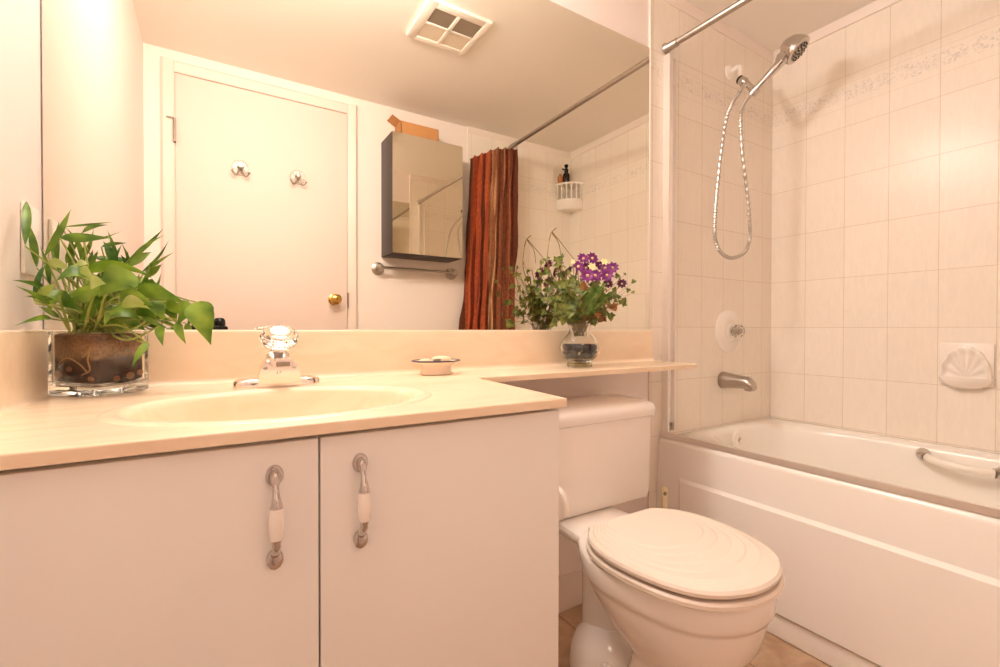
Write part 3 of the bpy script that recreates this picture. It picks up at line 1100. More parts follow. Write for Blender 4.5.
# small round-over along the visible top edge
be2 = [e for e in t.edges if e.verts[0] in ov_ and e.verts[1] in ov_ and len(e.link_faces) == 2 and abs(e.verts[0].co.z - ZT) < 1e-6 and any(abs(f.normal.z) < 0.5 for f in e.link_faces)]
bmesh.ops.recalc_face_normals(t, faces=list(t.faces))
bmesh.ops.bevel(t, geom=be2, offset=0.0028, segments=3, affect='EDGES', profile=0.5, clamp_overlap=True)
b = MB(); b.add(t)
b.build('slab', M['marble'], ct, angle=40)
b = MB()
b.ring_loft([ell(1.15, ZT), ell(1.135, ZT + 0.0018), ell(1.10, ZT + 0.0028), ell(1.05, ZT + 0.0022), ell(1.015, ZT - 0.0005), ell(0.99, ZT - 0.008), ell(0.965, ZT - 0.022), ell(0.92, ZT - 0.046), ell(0.83, ZT - 0.075), ell(0.68, ZT - 0.104), ell(0.45, ZT - 0.122), ell(0.2, ZT - 0.130), ell(0.09, ZT - 0.131)], False, True)
basin = b.build('basin', M['marble'], ct, angle=60)
b = MB()
b.lathe([(0.021, -0.0005), (0.021, 0.002), (0.015, 0.003), (0.013, 0.001), (0.0, 0.001)], (bx, by, ZT - 0.1305), (0, 0, 1), 24, cap1=False)
b.build('drain', M['chrome'], basin)
b = MB()
cv = [(-0.0205 - 0.012 + 0.012 * math.cos(a), ZT + 0.012 - 0.012 * math.sin(a)) for a in [math.pi / 2 * i / 6 for i in range(7)]]
b.prism([(-0.001, ZB), (-0.001, ZM0 - 0.0005), (-0.017, ZM0 - 0.0005), (-0.0195, ZM0 - 0.0025), (-0.0205, ZM0 - 0.006)] + cv + [(-0.0325, ZT - 0.001), (-0.0205, ZT - 0.001), (-0.0205, ZB)], XL + 0.001, XM + 0.006, 'X')
b.build('backsplash', M['marble'], ct)
b = MB()
cv2 = [(XL + 0.0195 + 0.010 - 0.010 * math.cos(a), ZT + 0.010 - 0.010 * math.sin(a)) for a in [math.pi / 2 * i / 6 for i in range(7)]]
b.prism([(XL + 0.001, ZT), (XL + 0.001, ZM0 - 0.0005), (XL + 0.016, ZM0 - 0.0005), (XL + 0.0185, ZM0 - 0.0025), (XL + 0.0195, ZM0 - 0.006)] + cv2, YC + 0.002, -0.0208, 'Y')
b.build('side_splash', M['marble'], ct)

# ---- wall mirror
b = MB()
b.box(XL + 0.0025, XM, -0.006, -0.0005, ZM0, ZM1)
mo = b.build('wall_mirror', [M['mirror'], M['mirror_edge']])
for p in mo.data.polygons:
    p.material_index = 0 if p.normal.y < -0.9 else 1
    p.use_smooth = False
tag(mo, 'large frameless mirror above the cream counter', 'mirror')

# ---- faucet
fx, fy = 0.106, -0.125
fc = thing('faucet', (fx, fy, ZT), 'chrome single-knob faucet with clear crystal knob behind the basin', 'faucet')
b = MB()
rings = []
for s_, z in ((1.0, 0.0), (1.0, 0.008), (0.97, 0.012), (0.88, 0.0145)):
    rings.append([(fx + sup(a, 0.079 * s_, 0.0265 * s_, 4.0)[0], fy + sup(a, 0.079, 0.0265 * s_, 4.0)[1], ZT + 0.0003 + z) for a in [2 * math.pi * i / 48 for i in range(48)]])
b.ring_loft(rings)
b.build('base_plate', M['faucet'], fc)
b = MB()
# wide body standing on the plate, its front face a trapezoid
rings = []
for y, hw_, z0, z1, k in ((fy + 0.026, 0.026, 0.012, 0.044, 0.75), (fy + 0.014, 0.033, 0.012, 0.053, 0.66), (fy - 0.010, 0.0365, 0.006, 0.056, 0.62), (fy - 0.034, 0.0375, 0.001, 0.054, 0.62), (fy - 0.040, 0.0372, 0.001, 0.0505, 0.63)):
    zz0, zz1 = ZT + z0, ZT + z1
    h_ = zz1 - zz0
    rings.append([(fx - hw_, y, zz0), (fx + hw_, y, zz0), (fx + hw_ * 0.99, y, zz0 + h_ * 0.35), (fx + hw_ * 0.92, y, zz0 + h_ * 0.66), (fx + hw_ * (k + 0.1), y, zz1 - h_ * 0.10), (fx + hw_ * k, y, zz1), (fx - hw_ * k, y, zz1), (fx - hw_ * (k + 0.1), y, zz1 - h_ * 0.10), (fx - hw_ * 0.92, y, zz0 + h_ * 0.66), (fx - hw_ * 0.99, y, zz0 + h_ * 0.35)])
b.ring_loft(rings)
b.build('body', M['faucet'], fc, angle=28)
KA = Vector((0, -0.52, 0.85)).normalized()
KP = Vector((fx, fy - 0.004, ZT + 0.052))
b = MB()
rings = []
for y, hw_, z0, z1 in ((fy - 0.030, 0.0195, 0.040, 0.0585), (fy - 0.060, 0.0185, 0.0405, 0.0585), (fy - 0.084, 0.0175, 0.041, 0.0575), (fy - 0.089, 0.0165, 0.042, 0.0560)):
    rings.append([(fx + sup(a, hw_, 1, 5)[0], y, ZT + (z0 + z1) / 2 + sup(a, 1, (z1 - z0) / 2, 5)[1]) for a in [2 * math.pi * i / 32 for i in range(32)]])
b.ring_loft(rings)
b.build('spout', M['faucet'], fc, angle=35)
b = MB()
b.lathe([(0.0225, 0.0), (0.0225, 0.006), (0.020, 0.012), (0.014, 0.016), (0.0, 0.0165)], KP, KA, 24, cap1=False)
b.build('collar', M['faucet'], fc)
b = MB()
b.box(fx - 0.0115, fx + 0.0115, fy - 0.0905, fy - 0.086, ZT + 0.0435, ZT + 0.0520, 0.001)
tag(b.build('slot', M['grille'], fc), 'small dark slot in the spout end')
for dx_ in (-0.026, 0.026):
    b = MB()
    b.ball((fx + dx_, fy - 0.0405, ZT + 0.0375), 0.0030, (1.5, 0.6, 0.8), 10)
    tag(b.build('rivet', M['nickel'], fc), 'small grey rivet on the shoulder of the body')
b = MB()
for dx_ in (-0.0050, 0.0):
    b.box(fx + dx_ - 0.0007, fx + dx_ + 0.0007, fy - 0.0412, fy - 0.0395, ZT + 0.0265, ZT + 0.0320, 0)
b.box(fx - 0.0050, fx - 0.0025, fy - 0.0412, fy - 0.0395, ZT + 0.0265, ZT + 0.0278, 0)
tag(b.build('maker_mark', M['nickel'], fc), 'tiny grey maker mark on the front of the body')
b = MB()
b.lathe([(0.010, 0.016), (0.011, 0.024), (0.015, 0.030)], KP, KA, 12)
b.build('knob_stem', M['nickel'], fc)
b = MB()
b.lathe([(0.015, 0.0305), (0.026, 0.034), (0.034, 0.044), (0.0355, 0.053), (0.032, 0.061), (0.025, 0.066), (0.0, 0.066)], KP, KA, 12, cap1=False)
b.build('knob', M['acrylic'], fc, angle=15)
b = MB()
b.lathe([(0.0175, 0.0662), (0.0175, 0.068), (0.012, 0.070), (0.0, 0.0705)], KP, KA, 24, cap1=False)
b.build('knob_cap', M['white'], fc)

# ---- enamel soap dish with scraps
dc = Vector((0.470, -0.085, ZT + 0.0004))
ds = thing('enamel_soap_dish', dc, 'cream enamel soap dish with navy rim on the counter', 'soap dish')
b = MB()
b.lathe([(0.034, 0.0), (0.037, 0.001), (0.037, 0.004), (0.034, 0.012), (0.035, 0.022), (0.044, 0.028), (0.0545, 0.0325), (0.054, 0.034), (0.043, 0.0305), (0.030, 0.028), (0.0, 0.027)], dc, (0, 0, 1), 40, cap1=False, sx=1.12, sy=0.86)
b.build('bowl', M['enamel'], ds)
b = MB()
b.tube([dc + Vector((0.0545 * 1.12 * math.cos(a), 0.0545 * 0.86 * math.sin(a), 0.0338)) for a in [2 * math.pi * i / 48 for i in range(49)]], 0.0019, 6)
tag(b.build('rim', M['navy'], ds), 'navy blue rim line')
b = MB()
b.ball(dc + Vector((0.016, 0.006, 0.0375)), 0.026, (1.0, 0.72, 0.30), 18)
tag(b.build('soap_bar', M['soap'], origin=dc + Vector((0.016, 0.006, 0.033))), 'cream soap bar lying in the navy-rimmed dish', 'soap')
b = MB()
b.ball(dc + Vector((-0.030, -0.004, 0.035)), 0.016, (1.0, 0.8, 0.34), 14)
tag(b.build('soap_scrap', M['soap'], origin=dc + Vector((-0.030, -0.004, 0.033))), 'small pale soap scrap at the left end of the navy-rimmed dish', 'soap')
b = MB()
b.ball(dc + Vector((-0.008, -0.024, 0.0365)), 0.011, (1.3, 0.6, 0.35), 12, Matrix.Rotation(0.5, 3, 'Z'))
tag(b.build('grey_scrap', M['grey_soap'], origin=dc + Vector((-0.008, -0.024, 0.034))), 'grey scrap between the two soaps in the navy-rimmed dish', 'scrap')

# ================================================================ TOILET
TCX, KCX = 0.872, 0.892
to = thing('toilet', (TCX, -0.36, 0), 'white two-piece toilet with a closed ridged seat lid', 'toilet')
EGG = [(0.0, 0.60), (0.02, 0.66), (0.10, 0.83), (0.20, 0.94), (0.32, 0.995), (0.42, 1.0), (0.55, 0.975), (0.68, 0.915), (0.80, 0.81), (0.88, 0.68), (0.94, 0.50), (0.98, 0.30), (0.995, 0.15), (1.0, 0.0)]


def egg(hw_, yb, yf, z, n=56, back=None, pinch=0.0):
    """egg-shaped outline: straight back edge at yb, widest before the middle, round front at yf"""
    tab = [(u, w_) for u, w_ in EGG]
    if back is not None:
        tab = [(u, 1 - (1 - w_) * ((1 - back) / 0.34) if u < 0.42 else w_) for u, w_ in tab]
    tab = [(u, w_ * (1 - pinch * max(0.0, 1 - u / 0.40) ** 1.3)) for u, w_ in tab]
    side = spline([(hw_ * w_, yb + (yf - yb) * u, 0) for u, w_ in tab], 5)
    half = [Vector((0, yb, 0))] + side
    seg = [0.0]
    for p, q_ in zip(half[:-1], half[1:]):
        seg.append(seg[-1] + (q_ - p).length)
    k = n // 2
    res, j = [], 0
    for i in range(k + 1):
        t_ = seg[-1] * i / k
        while j < len(seg) - 2 and seg[j + 1] < t_:
            j += 1
        f = (t_ - seg[j]) / max(1e-9, seg[j + 1] - seg[j])
        res.append(half[j].lerp(half[j + 1], f))
    out = [(TCX + p.x, p.y, z) for p in res]
    out += [(TCX - p.x, p.y, z) for p in reversed(res[1:-1])]
    return out


b = MB()
rings = [egg(0.088, -0.36, -0.53, 0.0), egg(0.088, -0.36, -0.53, 0.015), egg(0.074, -0.37, -0.515, 0.035), egg(0.066, -0.38, -0.51, 0.09), egg(0.070, -0.40, -0.53, 0.14), egg(0.092, -0.41, -0.590, 0.185),
         egg(0.122, -0.395, -0.634, 0.225), egg(0.146, -0.365, -0.656, 0.262), egg(0.160, -0.32, -0.666, 0.300, pinch=0.1), egg(0.167, -0.285, -0.671, 0.326, pinch=0.2), egg(0.167, -0.28, -0.672, 0.333, pinch=0.2),
         egg(0.172, -0.27, -0.679, 0.337, pinch=0.22), egg(0.175, -0.265, -0.683, 0.348, pinch=0.22), egg(0.176, -0.26, -0.685, 0.380, pinch=0.22), egg(0.173, -0.265, -0.682, 0.387, pinch=0.22), egg(0.150, -0.28, -0.64, 0.3895, pinch=0.2)]
b.ring_loft(rings)
# the deck behind the bowl that carries the tank, the trapway column and the two foot lobes
b.prism([(TCX - 0.104, -0.05), (TCX + 0.104, -0.05), (TCX + 0.104, -0.26), (TCX + 0.112, -0.34), (TCX - 0.112, -0.34), (TCX - 0.104, -0.26)], 0.362, 0.388, 'Z', 0.012)
tr = []
for z, hw_, yb, yf in ((0.366, 0.075, -0.12, -0.34), (0.32, 0.046, -0.17, -0.33), (0.26, 0.037, -0.19, -0.32), (0.18, 0.034, -0.19, -0.31), (0.11, 0.036, -0.19, -0.32), (0.0, 0.040, -0.19, -0.33)):
    ymid, hy_ = (yb + yf) / 2, (yb - yf) / 2
    tr.append([(TCX + hw_ * math.cos(a), ymid + hy_ * math.sin(a), z) for a in [2 * math.pi * i / 40 for i in range(40)]])
b.ring_loft(tr)
lo_ = []
for z, k in ((0.0, 1.0), (0.03, 1.0), (0.065, 0.95), (0.095, 0.82), (0.118, 0.60), (0.130, 0.34), (0.134, 0.08)):
    lo_.append([(TCX + 0.100 * k * math.cos(a), -0.295 + 0.125 * k * math.sin(a), z) for a in [2 * math.pi * i / 36 for i in range(36)]])
b.ring_loft(lo_)
bowl = b.build('bowl', M['porcelain'], to, angle=55)
for s in (-1, 1):
    b = MB()
    p = Vector((TCX + s * 0.070, -0.345, 0.078))
    b.lathe([(0.015, -0.02), (0.015, 0.006), (0.012, 0.014), (0.004, 0.018)], p, (0, 0, 1), 16)
    b.build('bolt_cap', M['white'], bowl)
# seat ring and lid
b = MB()
b.ring_loft([egg(0.176, -0.325, -0.688, 0.3915), egg(0.181, -0.323, -0.694, 0.396), egg(0.181, -0.323, -0.694, 0.4035), egg(0.177, -0.325, -0.689, 0.4075)])
b.build('seat', M['seat'], to)
b = MB()
LB, LF = -0.328, -0.689
lr = [egg(0.174, LB - 0.004, LF + 0.005, 0.4125), egg(0.180, LB, LF, 0.416), egg(0.181, LB, LF - 0.001, 0.423), egg(0.178, LB - 0.002, LF + 0.004, 0.4285)]
# shallow curved ridges like a shell, nested towards the hinge
z = 0.430
for k in range(1, 6):
    f = k * 0.075
    yf_ = LF + 0.004 + f * 0.42
    yb_ = LB - 0.004 - 0.003 * k
    lr.append(egg(0.177 * (1 - f), yb_, yf_, z))
    lr.append(egg(0.177 * (1 - f - 0.022), yb_, yf_ + 0.005, z + 0.0022))
    z += 0.0019
lr.append(egg(0.05, -0.39, -0.47, z + 0.001))
b.ring_loft(lr)
b.build('lid', M['seat'], to, angle=22)
for s in (-1, 1):
    b = MB()
    b.box(TCX + s * 0.078 - 0.018, TCX + s * 0.078 + 0.018, -0.326, -0.304, 0.3885, 0.416, 0.005)
    b.tube([(TCX + s * 0.078 - 0.019, -0.325, 0.413), (TCX + s * 0.078 + 0.019, -0.325, 0.413)], 0.006, 12)
    b.build('hinge', M['seat'], to)
# tank
b = MB()


def rrect(x0, x1, y0, y1, z, r=0.03, n=6):
    pts = []
    for cx2, cy2, a0 in ((x1 - r, y1 - r, 0), (x0 + r, y1 - r, 90), (x0 + r, y0 + r, 180), (x1 - r, y0 + r, 270)):
        for i in range(n + 1):
            a = R(a0 + 90 * i / n)
            pts.append((cx2 + r * math.cos(a), cy2 + r * math.sin(a), z))
    return pts


TW = 0.251
b.ring_loft([rrect(KCX - TW + 0.02, KCX + TW - 0.02, -0.190, -0.022, 0.3885, 0.03), rrect(KCX - TW + 0.008, KCX + TW - 0.008, -0.199, -0.022, 0.394, 0.03), rrect(KCX - TW + 0.004, KCX + TW - 0.004, -0.202, -0.022, 0.412, 0.03), rrect(KCX - TW, KCX + TW, -0.205, -0.022, 0.639, 0.03)])
b.build('tank', M['porcelain'], to)
b = MB()
LW = TW + 0.010
b.ring_loft([rrect(KCX - LW + 0.004, KCX + LW - 0.004, -0.211, -0.016, 0.6395, 0.03), rrect(KCX - LW, KCX + LW, -0.216, -0.014, 0.644, 0.034), rrect(KCX - LW, KCX + LW, -0.216, -0.014, 0.665, 0.034), rrect(KCX - LW + 0.006, KCX + LW - 0.006, -0.209, -0.019, 0.677, 0.034), rrect(KCX - LW + 0.03, KCX + LW - 0.03, -0.190, -0.04, 0.687, 0.03), rrect(KCX - 0.14, KCX + 0.14, -0.14, -0.08, 0.694, 0.02)])
b.build('tank_lid', M['porcelain'], to, angle=50)

# ---- round white holder disc on the cabinet side
pc = at(556, 502.5, X=0.552)
ph = thing('paper_holder', (CX1 + 0.001, pc.y, pc.z), 'round white paper holder end on the cabinet side before the tank', 'holder')
b = MB(); b.lathe([(0.012, 0.0), (0.012, 0.004), (0.006, 0.008), (0.006, pc.x - CX1 - 0.006)], (CX1 - 0.0003, pc.y, pc.z), (1, 0, 0), 14); b.build('arm', M['white'], ph)
b = MB(); b.lathe([(0.020, -0.006), (0.031, -0.004), (0.033, 0.0), (0.031, 0.006), (0.02, 0.009)], pc, (1, 0, 0), 28); b.build('end_disc', M['white'], ph)

# ---- toilet brush standing in the corner between tank and tub
BY = -0.165
q1, q0 = at(664.5, 487, Y=BY), at(664.5, 512, Y=BY)
tb = thing('toilet_brush', (q1.x, BY, 0), 'cream toilet brush handle between the tank and the bathtub', 'brush')
b = MB()
rings = []
for z, w_, d_ in ((0.08, 0.008, 0.007), (q1.z - 0.12, 0.009, 0.007), (q1.z - 0.06, 0.0125, 0.008), (q1.z - 0.018, 0.0145, 0.008), (q1.z - 0.005, 0.0115, 0.008), (q1.z + 0.001, 0.006, 0.006)):
    rings.append([(q1.x + w_ * math.cos(a), BY + d_ * math.sin(a), z) for a in [2 * math.pi * i / 16 for i in range(16)]])
b.ring_loft(rings)
hd = b.build('handle', M['beige'], tb)
b = MB(); b.lathe([(0.0065, 0.0), (0.0065, 0.0012)], (q1.x - 0.0065, BY - 0.0072, q1.z - 0.018), (-0.25, -1, 0), 12); b.build('hang_hole', M['grille'], hd)
b = MB(); b.lathe([(0.036, 0.0), (0.04, 0.003), (0.036, 0.10), (0.038, 0.102), (0.030, 0.102), (0.030, 0.01)], (q1.x, BY, 0.0005), (0, 0, 1), 24); b.build('holder_cup', M['beige'], tb)

# ================================================================ BY THE DOOR WALL (mirror)
# ---- medicine cabinet
mc = thing('medicine_cabinet', (1.015, YF, 1.30), 'dark medicine cabinet with mirrored door, seen in the large mirror', 'cabinet')
mx0, mx1, mz0, mz1, mf = 0.792, 1.205, 1.303, 1.944, YF + 0.178
box_obj('body', M['espresso'], mx0, mx1, YF + 0.001, mf, mz0, mz1, 0.001, mc)
b = MB(); b.box(mx0 + 0.001, mx1 - 0.001, mf + 0.001, mf + 0.014, mz0 + 0.002, mz1 - 0.002)
dm = b.build('door', [M['mirror'], M['espresso']], mc)
for p in dm.data.polygons:
    p.material_index = 0 if p.normal.y > 0.9 else 1
    p.use_smooth = False
# ---- cardboard box on it
bx0, bx1, byb, byf, bz = 0.868, 1.092, YF + 0.012, YF + 0.110, mz1 + 0.0005
cbx = thing('cardboard_box', ((bx0 + bx1) / 2, (byb + byf) / 2, bz), 'small open cardboard box on top of the dark medicine cabinet', 'box')
b = MB()
hb = 0.100
for x0, x1, y0, y1, z0, z1 in ((bx0, bx1, byb, byf, bz, bz + 0.003), (bx0, bx0 + 0.003, byb, byf, bz, bz + hb), (bx1 - 0.003, bx1, byb, byf, bz, bz + hb), (bx0, bx1, byb, byb + 0.003, bz, bz + hb), (bx0, bx1, byf - 0.003, byf, bz, bz + hb)):
    b.box(x0, x1, y0, y1, z0, z1)
b.build('carton', M['cardboard'], cbx)
b = MB()
b.ring_loft([[(bx0, byb + 0.004, bz + hb - 0.002), (bx0, byf - 0.004, bz + hb - 0.002), (bx0 + 0.003, byf - 0.004, bz + hb), (bx0 + 0.003, byb + 0.004, bz + hb)], [(bx0 - 0.048, byb + 0.004, bz + hb + 0.022), (bx0 - 0.048, byf - 0.004, bz + hb + 0.022), (bx0 - 0.046, byf - 0.004, bz + hb + 0.024), (bx0 - 0.046, byb + 0.004, bz + hb + 0.024)]])
b.build('flap', M['cardboard'], cbx)
# ---- towel bar
tb_ = thing('towel_bar', (1.0, YF, 1.237), 'chrome towel bar under the dark medicine cabinet, seen in the mirror', 'towel bar')
for x in (0.772, 1.222):
    b = MB()
    b.lathe([(0.036, 0.0), (0.036, 0.004), (0.028, 0.008), (0.016, 0.010), (0.012, 0.020), (0.012, 0.050), (0.017, 0.052), (0.020, 0.060), (0.014, 0.070), (0.0, 0.072)], (x, YF + 0.001, 1.237), (0, 1, 0), 26, cap1=False)
    b.build('bracket', M['nickel'], tb_)
b = MB(); b.tube([(0.784, YF + 0.060, 1.237), (1.210, YF + 0.060, 1.237)], 0.0085, 14); b.build('bar', M['nickel'], tb_)


# ---- two hooks on the door
def make_hook(p, label):
    hk = thing('door_hook', p, label, 'hook', 'hooks on the door')
    b = MB(); b.lathe([(0.037, 0.0), (0.037, 0.003), (0.033, 0.007), (0.010, 0.0085)], p, (0, 1, 0), 28); b.build('disc', M['acrylic'], hk)
    b = MB()
    b.lathe([(0.014, 0.0087), (0.012, 0.016), (0.008, 0.030), (0.011, 0.036), (0.009, 0.042), (0.0, 0.043)], p, (0, 1, 0), 16, cap1=False)
    for s in (-1, 1):
        b.tube([p + Vector((s * 0.004, 0.014, -0.006)), p + Vector((s * 0.014, 0.016, -0.034)), p + Vector((s * 0.024, 0.026, -0.044)), p + Vector((s * 0.036, 0.034, -0.030))], 0.0034, 8, 5)
        b.ball(p + Vector((s * 0.036, 0.034, -0.029)), 0.0055, n=8)
    b.build('double_hook', M['nickel'], hk)
    return hk


hk = make_hook(Vector((0.103, YF + 0.0105, 1.673)), 'chrome double hook on the door in the mirror, the one nearer the hinge')
copy_thing(hk, (0.254, 0, -0.001), 'chrome double hook on the door in the mirror, the one nearer the medicine cabinet')

# ---- ceiling exhaust vent
vx0, vx1, vy0, vy1 = 0.690, 0.964, -0.742, -0.484
vt = thing('ceiling_vent', ((vx0 + vx1) / 2, (vy0 + vy1) / 2, ZC), 'square white exhaust vent with light lenses in the ceiling, seen in the mirror', 'vent')
b = MB()
zf = ZC - 0.012
cxm, cym = (vx0 + vx1) / 2, (vy0 + vy1) / 2
fw = 0.026
for x0, x1, y0, y1 in ((vx0, vx0 + fw * 1.5, vy0, vy1), (vx1 - fw, vx1, vy0, vy1), (vx0 + fw * 1.5, vx1 - fw, vy0, vy0 + fw), (vx0 + fw * 1.5, vx1 - fw, vy1 - fw * 1.4, vy1), (cxm - 0.004, cxm + 0.012, vy0 + fw, vy1 - fw * 1.4), (vx0 + fw * 1.5, vx1 - fw, cym - 0.010, cym + 0.002)):
    b.box(x0, x1, y0, y1, zf - (0.001), ZC - 0.0005, 0.0015)
b.build('frame', M['white'], vt)
for x0, x1 in ((vx0 + fw * 1.5, cxm - 0.004), (cxm + 0.012, vx1 - fw)):
    for y0, y1, k_ in ((vy0 + fw, cym - 0.010, 'lens'), (cym + 0.002, vy1 - fw * 1.4, 'grille')):
        o = box_obj('light_lens' if k_ == 'lens' else 'filter_mesh', M[k_], x0 + 0.0003, x1 - 0.0003, y0 + 0.0003, y1 - 0.0003, zf + 0.002, ZC - 0.0005, 0, vt)
        if k_ == 'grille':
            tag(o, 'dark grey filter mesh')

# ---- switch plate on the left wall
sp_c = (-0.078, 1.048)
pl = thing('switch_plate', (XL, sp_c[0], sp_c[1]), 'cream switch plate on the bright wall behind the leaves', 'switch')
box_obj('plate', M['white'], XL + 0.0005, XL + 0.006, sp_c[0] - 0.037, sp_c[0] + 0.037, sp_c[1] - 0.058, sp_c[1] + 0.058, 0.002, pl)
box_obj('rocker', M['white'], XL + 0.006, XL + 0.010, sp_c[0] - 0.016, sp_c[0] + 0.016, sp_c[1] - 0.032, sp_c[1] + 0.032, 0.0015, pl)

# ================================================================ PLANTER
pcx, pcy, ph_ = -0.172, -0.0980, 0.108
hs = 0.0490
rotz = R(45 + 3)
po = thing('potted_plant', (pcx, pcy, ZT), 'green pothos and narrow-leaved plant in a square glass block vase', 'plant')
prm = Matrix.Translation((pcx, pcy, ZT)) @ Matrix.Rotation(rotz, 4, 'Z')
b = MB(); b.xf = prm
def sq(h, z, r=0.006):
    return rrect(-h, h, -h, h, z, r, 4)
b.ring_loft([sq(hs - 0.003, 0.0005, 0.008), sq(hs, 0.004), sq(hs, ph_ - 0.001), sq(hs - 0.001, ph_), sq(hs - 0.0045, ph_), sq(hs - 0.0055, ph_ - 0.001), sq(hs - 0.0055, 0.022), sq(hs - 0.010, 0.016), sq(hs - 0.03, 0.018)], True, True)
b.build('glass_vase', M['glass'], po)
b = MB(); b.xf = prm
g = 0.0075
b.ring_loft([sq(hs - 0.0075 - g + 0.002, 0.0185), sq(hs - g, 0.0245), sq(hs - g, ph_ - 0.006), sq(hs - 0.012, ph_ - 0.003), sq(hs - 0.03, ph_ - 0.004)], True, True)
soil = b.build('soil', M['soil'], po)
random.seed(5)
for (sx_, sz_, rr, sd_) in ((0.030, 0.036, 0.008, 1), (0.008, 0.045, 0.006, 1), (-0.034, 0.030, 0.005, 1), (0.034, 0.034, 0.006, 0), (0.016, 0.030, 0.0075, 0), (-0.008, 0.027, 0.006, 0)):
    b = MB(); b.xf = prm
    if sd_:
        c = (-(hs - 0.0078), sx_, sz_)
        b.ball(c, rr, (0.25, 1.1, 0.85), 12)
    else:
        c = (sx_, -(hs - 0.0078), sz_)
        b.ball(c, rr, (1.1, 0.25, 0.85), 12)
    b.build('stone', M['stone'], po)


def leaf(b, base, tip, hw_, arch=0.2, shape='lance', face=None, fold=0.25, n=10, twist=0.0):
    """a curved, slightly folded blade from base to tip; face is roughly where its upper side looks"""
    base, tip = Vector(base), Vector(tip)
    d = tip - base
    ln = d.length
    d = d.normalized()
    f = Vector(face) if face is not None else (EYE - base)
    f = (f - d * f.dot(d)).normalized()
    f = Matrix.Rotation(twist, 3, d) @ f
    sd_ = d.cross(f).normalized()
    rows = []
    for i in range(n + 1):
        t_ = i / n
        if shape == 'lance':
            w_ = math.sin(math.pi * min(1, t_ ** 0.72)) ** 1.25 if 0 < t_ < 1 else 0
        elif shape == 'heart':
            w_ = (1 - (1 - min(1, t_ / 0.30)) ** 2) ** 0.5 * (1 - max(0, (t_ - 0.30) / 0.70) ** 1.35) ** 1.05 if t_ < 1 else 0
            if i == 0:
                w_ = 0.25
        w_ = max(w_, 0.015) * hw_
        c = base + d * (ln * t_) + Vector((0, 0, 1)) * (arch * ln * 4 * t_ * (1 - t_) * 0.5) + f * (0.10 * ln * math.sin(math.pi * t_))
        rows.append([c - sd_ * w_ + f * (fold * w_), c - sd_ * w_ * 0.5 + f * (fold * w_ * 0.35), c, c + sd_ * w_ * 0.5 + f * (fold * w_ * 0.35), c + sd_ * w_ + f * (fold * w_)])
    vs = [[b.v(p) for p in r] for r in rows]
    for r0, r1 in zip(vs[:-1], vs[1:]):
        for i in range(4):
            b.face([r0[i], r0[i + 1], r1[i + 1], r1[i]])


rnd = random.Random(11)
P0 = Vector((pcx, pcy, ZT + ph_ - 0.004))


def root_pt(spread=0.034):
    return P0 + Vector((rnd.uniform(-spread, spread), rnd.uniform(-spread, spread), 0))


def stem(b, p, q, bend=0.3, r=0.0018):
    p, q = Vector(p), Vector(q)
    mid = p.lerp(q, 0.55) + Vector((0, 0, bend * (q - p).length * 0.35))
    b.tube([p, mid, q], [r, r * 0.9, r * 0.6], 6, 5)


PX = 0.00195     # metres per photo pixel at the planter
lance, heart, stems, pale = MB(), MB(), MB(), MB()
NARROW = [  # base px, tip px, half width px, depth Y
    ((25, 246), (26.4, 201), 3.8, -0.115), ((37, 268), (28, 222), 3.4, -0.110), ((44, 257), (71, 209), 3.6, -0.10), ((60, 238), (113, 238), 5.4, -0.125),
    ((62, 227), (114, 222), 1.4, -0.08), ((82, 233), (108, 225), 2.8, -0.085), ((58, 263), (59, 221), 2.6, -0.08), ((114, 266), (103, 241), 5.0, -0.09),
    ((118, 266), (107, 230), 2.2, -0.08), ((124, 264), (163, 229), 2.8, -0.10), ((128, 263), (165, 235), 2.2, -0.105), ((128, 267), (152, 252), 4.6, -0.115),
    ((44, 293), (12, 280), 3.4, -0.13), ((51, 306), (15.6, 286), 3.0, -0.125), ((52, 319), (14, 326), 2.8, -0.14), ((72, 262), (72, 236), 3.4, -0.06), ((66, 264), (80, 240), 3.0, -0.06), ((34, 300), (47, 262), 2.6, -0.16), ((50, 286), (40, 246), 2.4, -0.12), ((72, 282), (92, 246), 2.6, -0.07), ((100, 280), (122, 244), 2.6, -0.07), ((54, 300), (24, 296), 2.4, -0.15), ((140, 290), (150, 262), 2.6, -0.08), ((62, 276), (50, 240), 2.6, -0.08), ((142, 318), (170, 330), 2.6, -0.15), ((60, 318), (38, 306), 2.6, -0.15), ((88, 268), (98, 250), 2.4, -0.06)]
for bpx, tpx, hw_, y in NARROW:
    bp, tp = at(*bpx, Y=y), at(*tpx, Y=y + rnd.uniform(-0.03, 0.03))
    if tp.x < XL + 0.008:
        tp = at(*tpx, Y=-0.215)
    if bp.x < XL + 0.008:
        bp = at(*bpx, Y=-0.19)
    leaf(lance, bp, tp, hw_ * PX * 0.78, 0.10, 'lance', fold=0.35, twist=rnd.uniform(-0.5, 0.5))
    stem(stems, root_pt(), bp, 0.15, 0.0019)
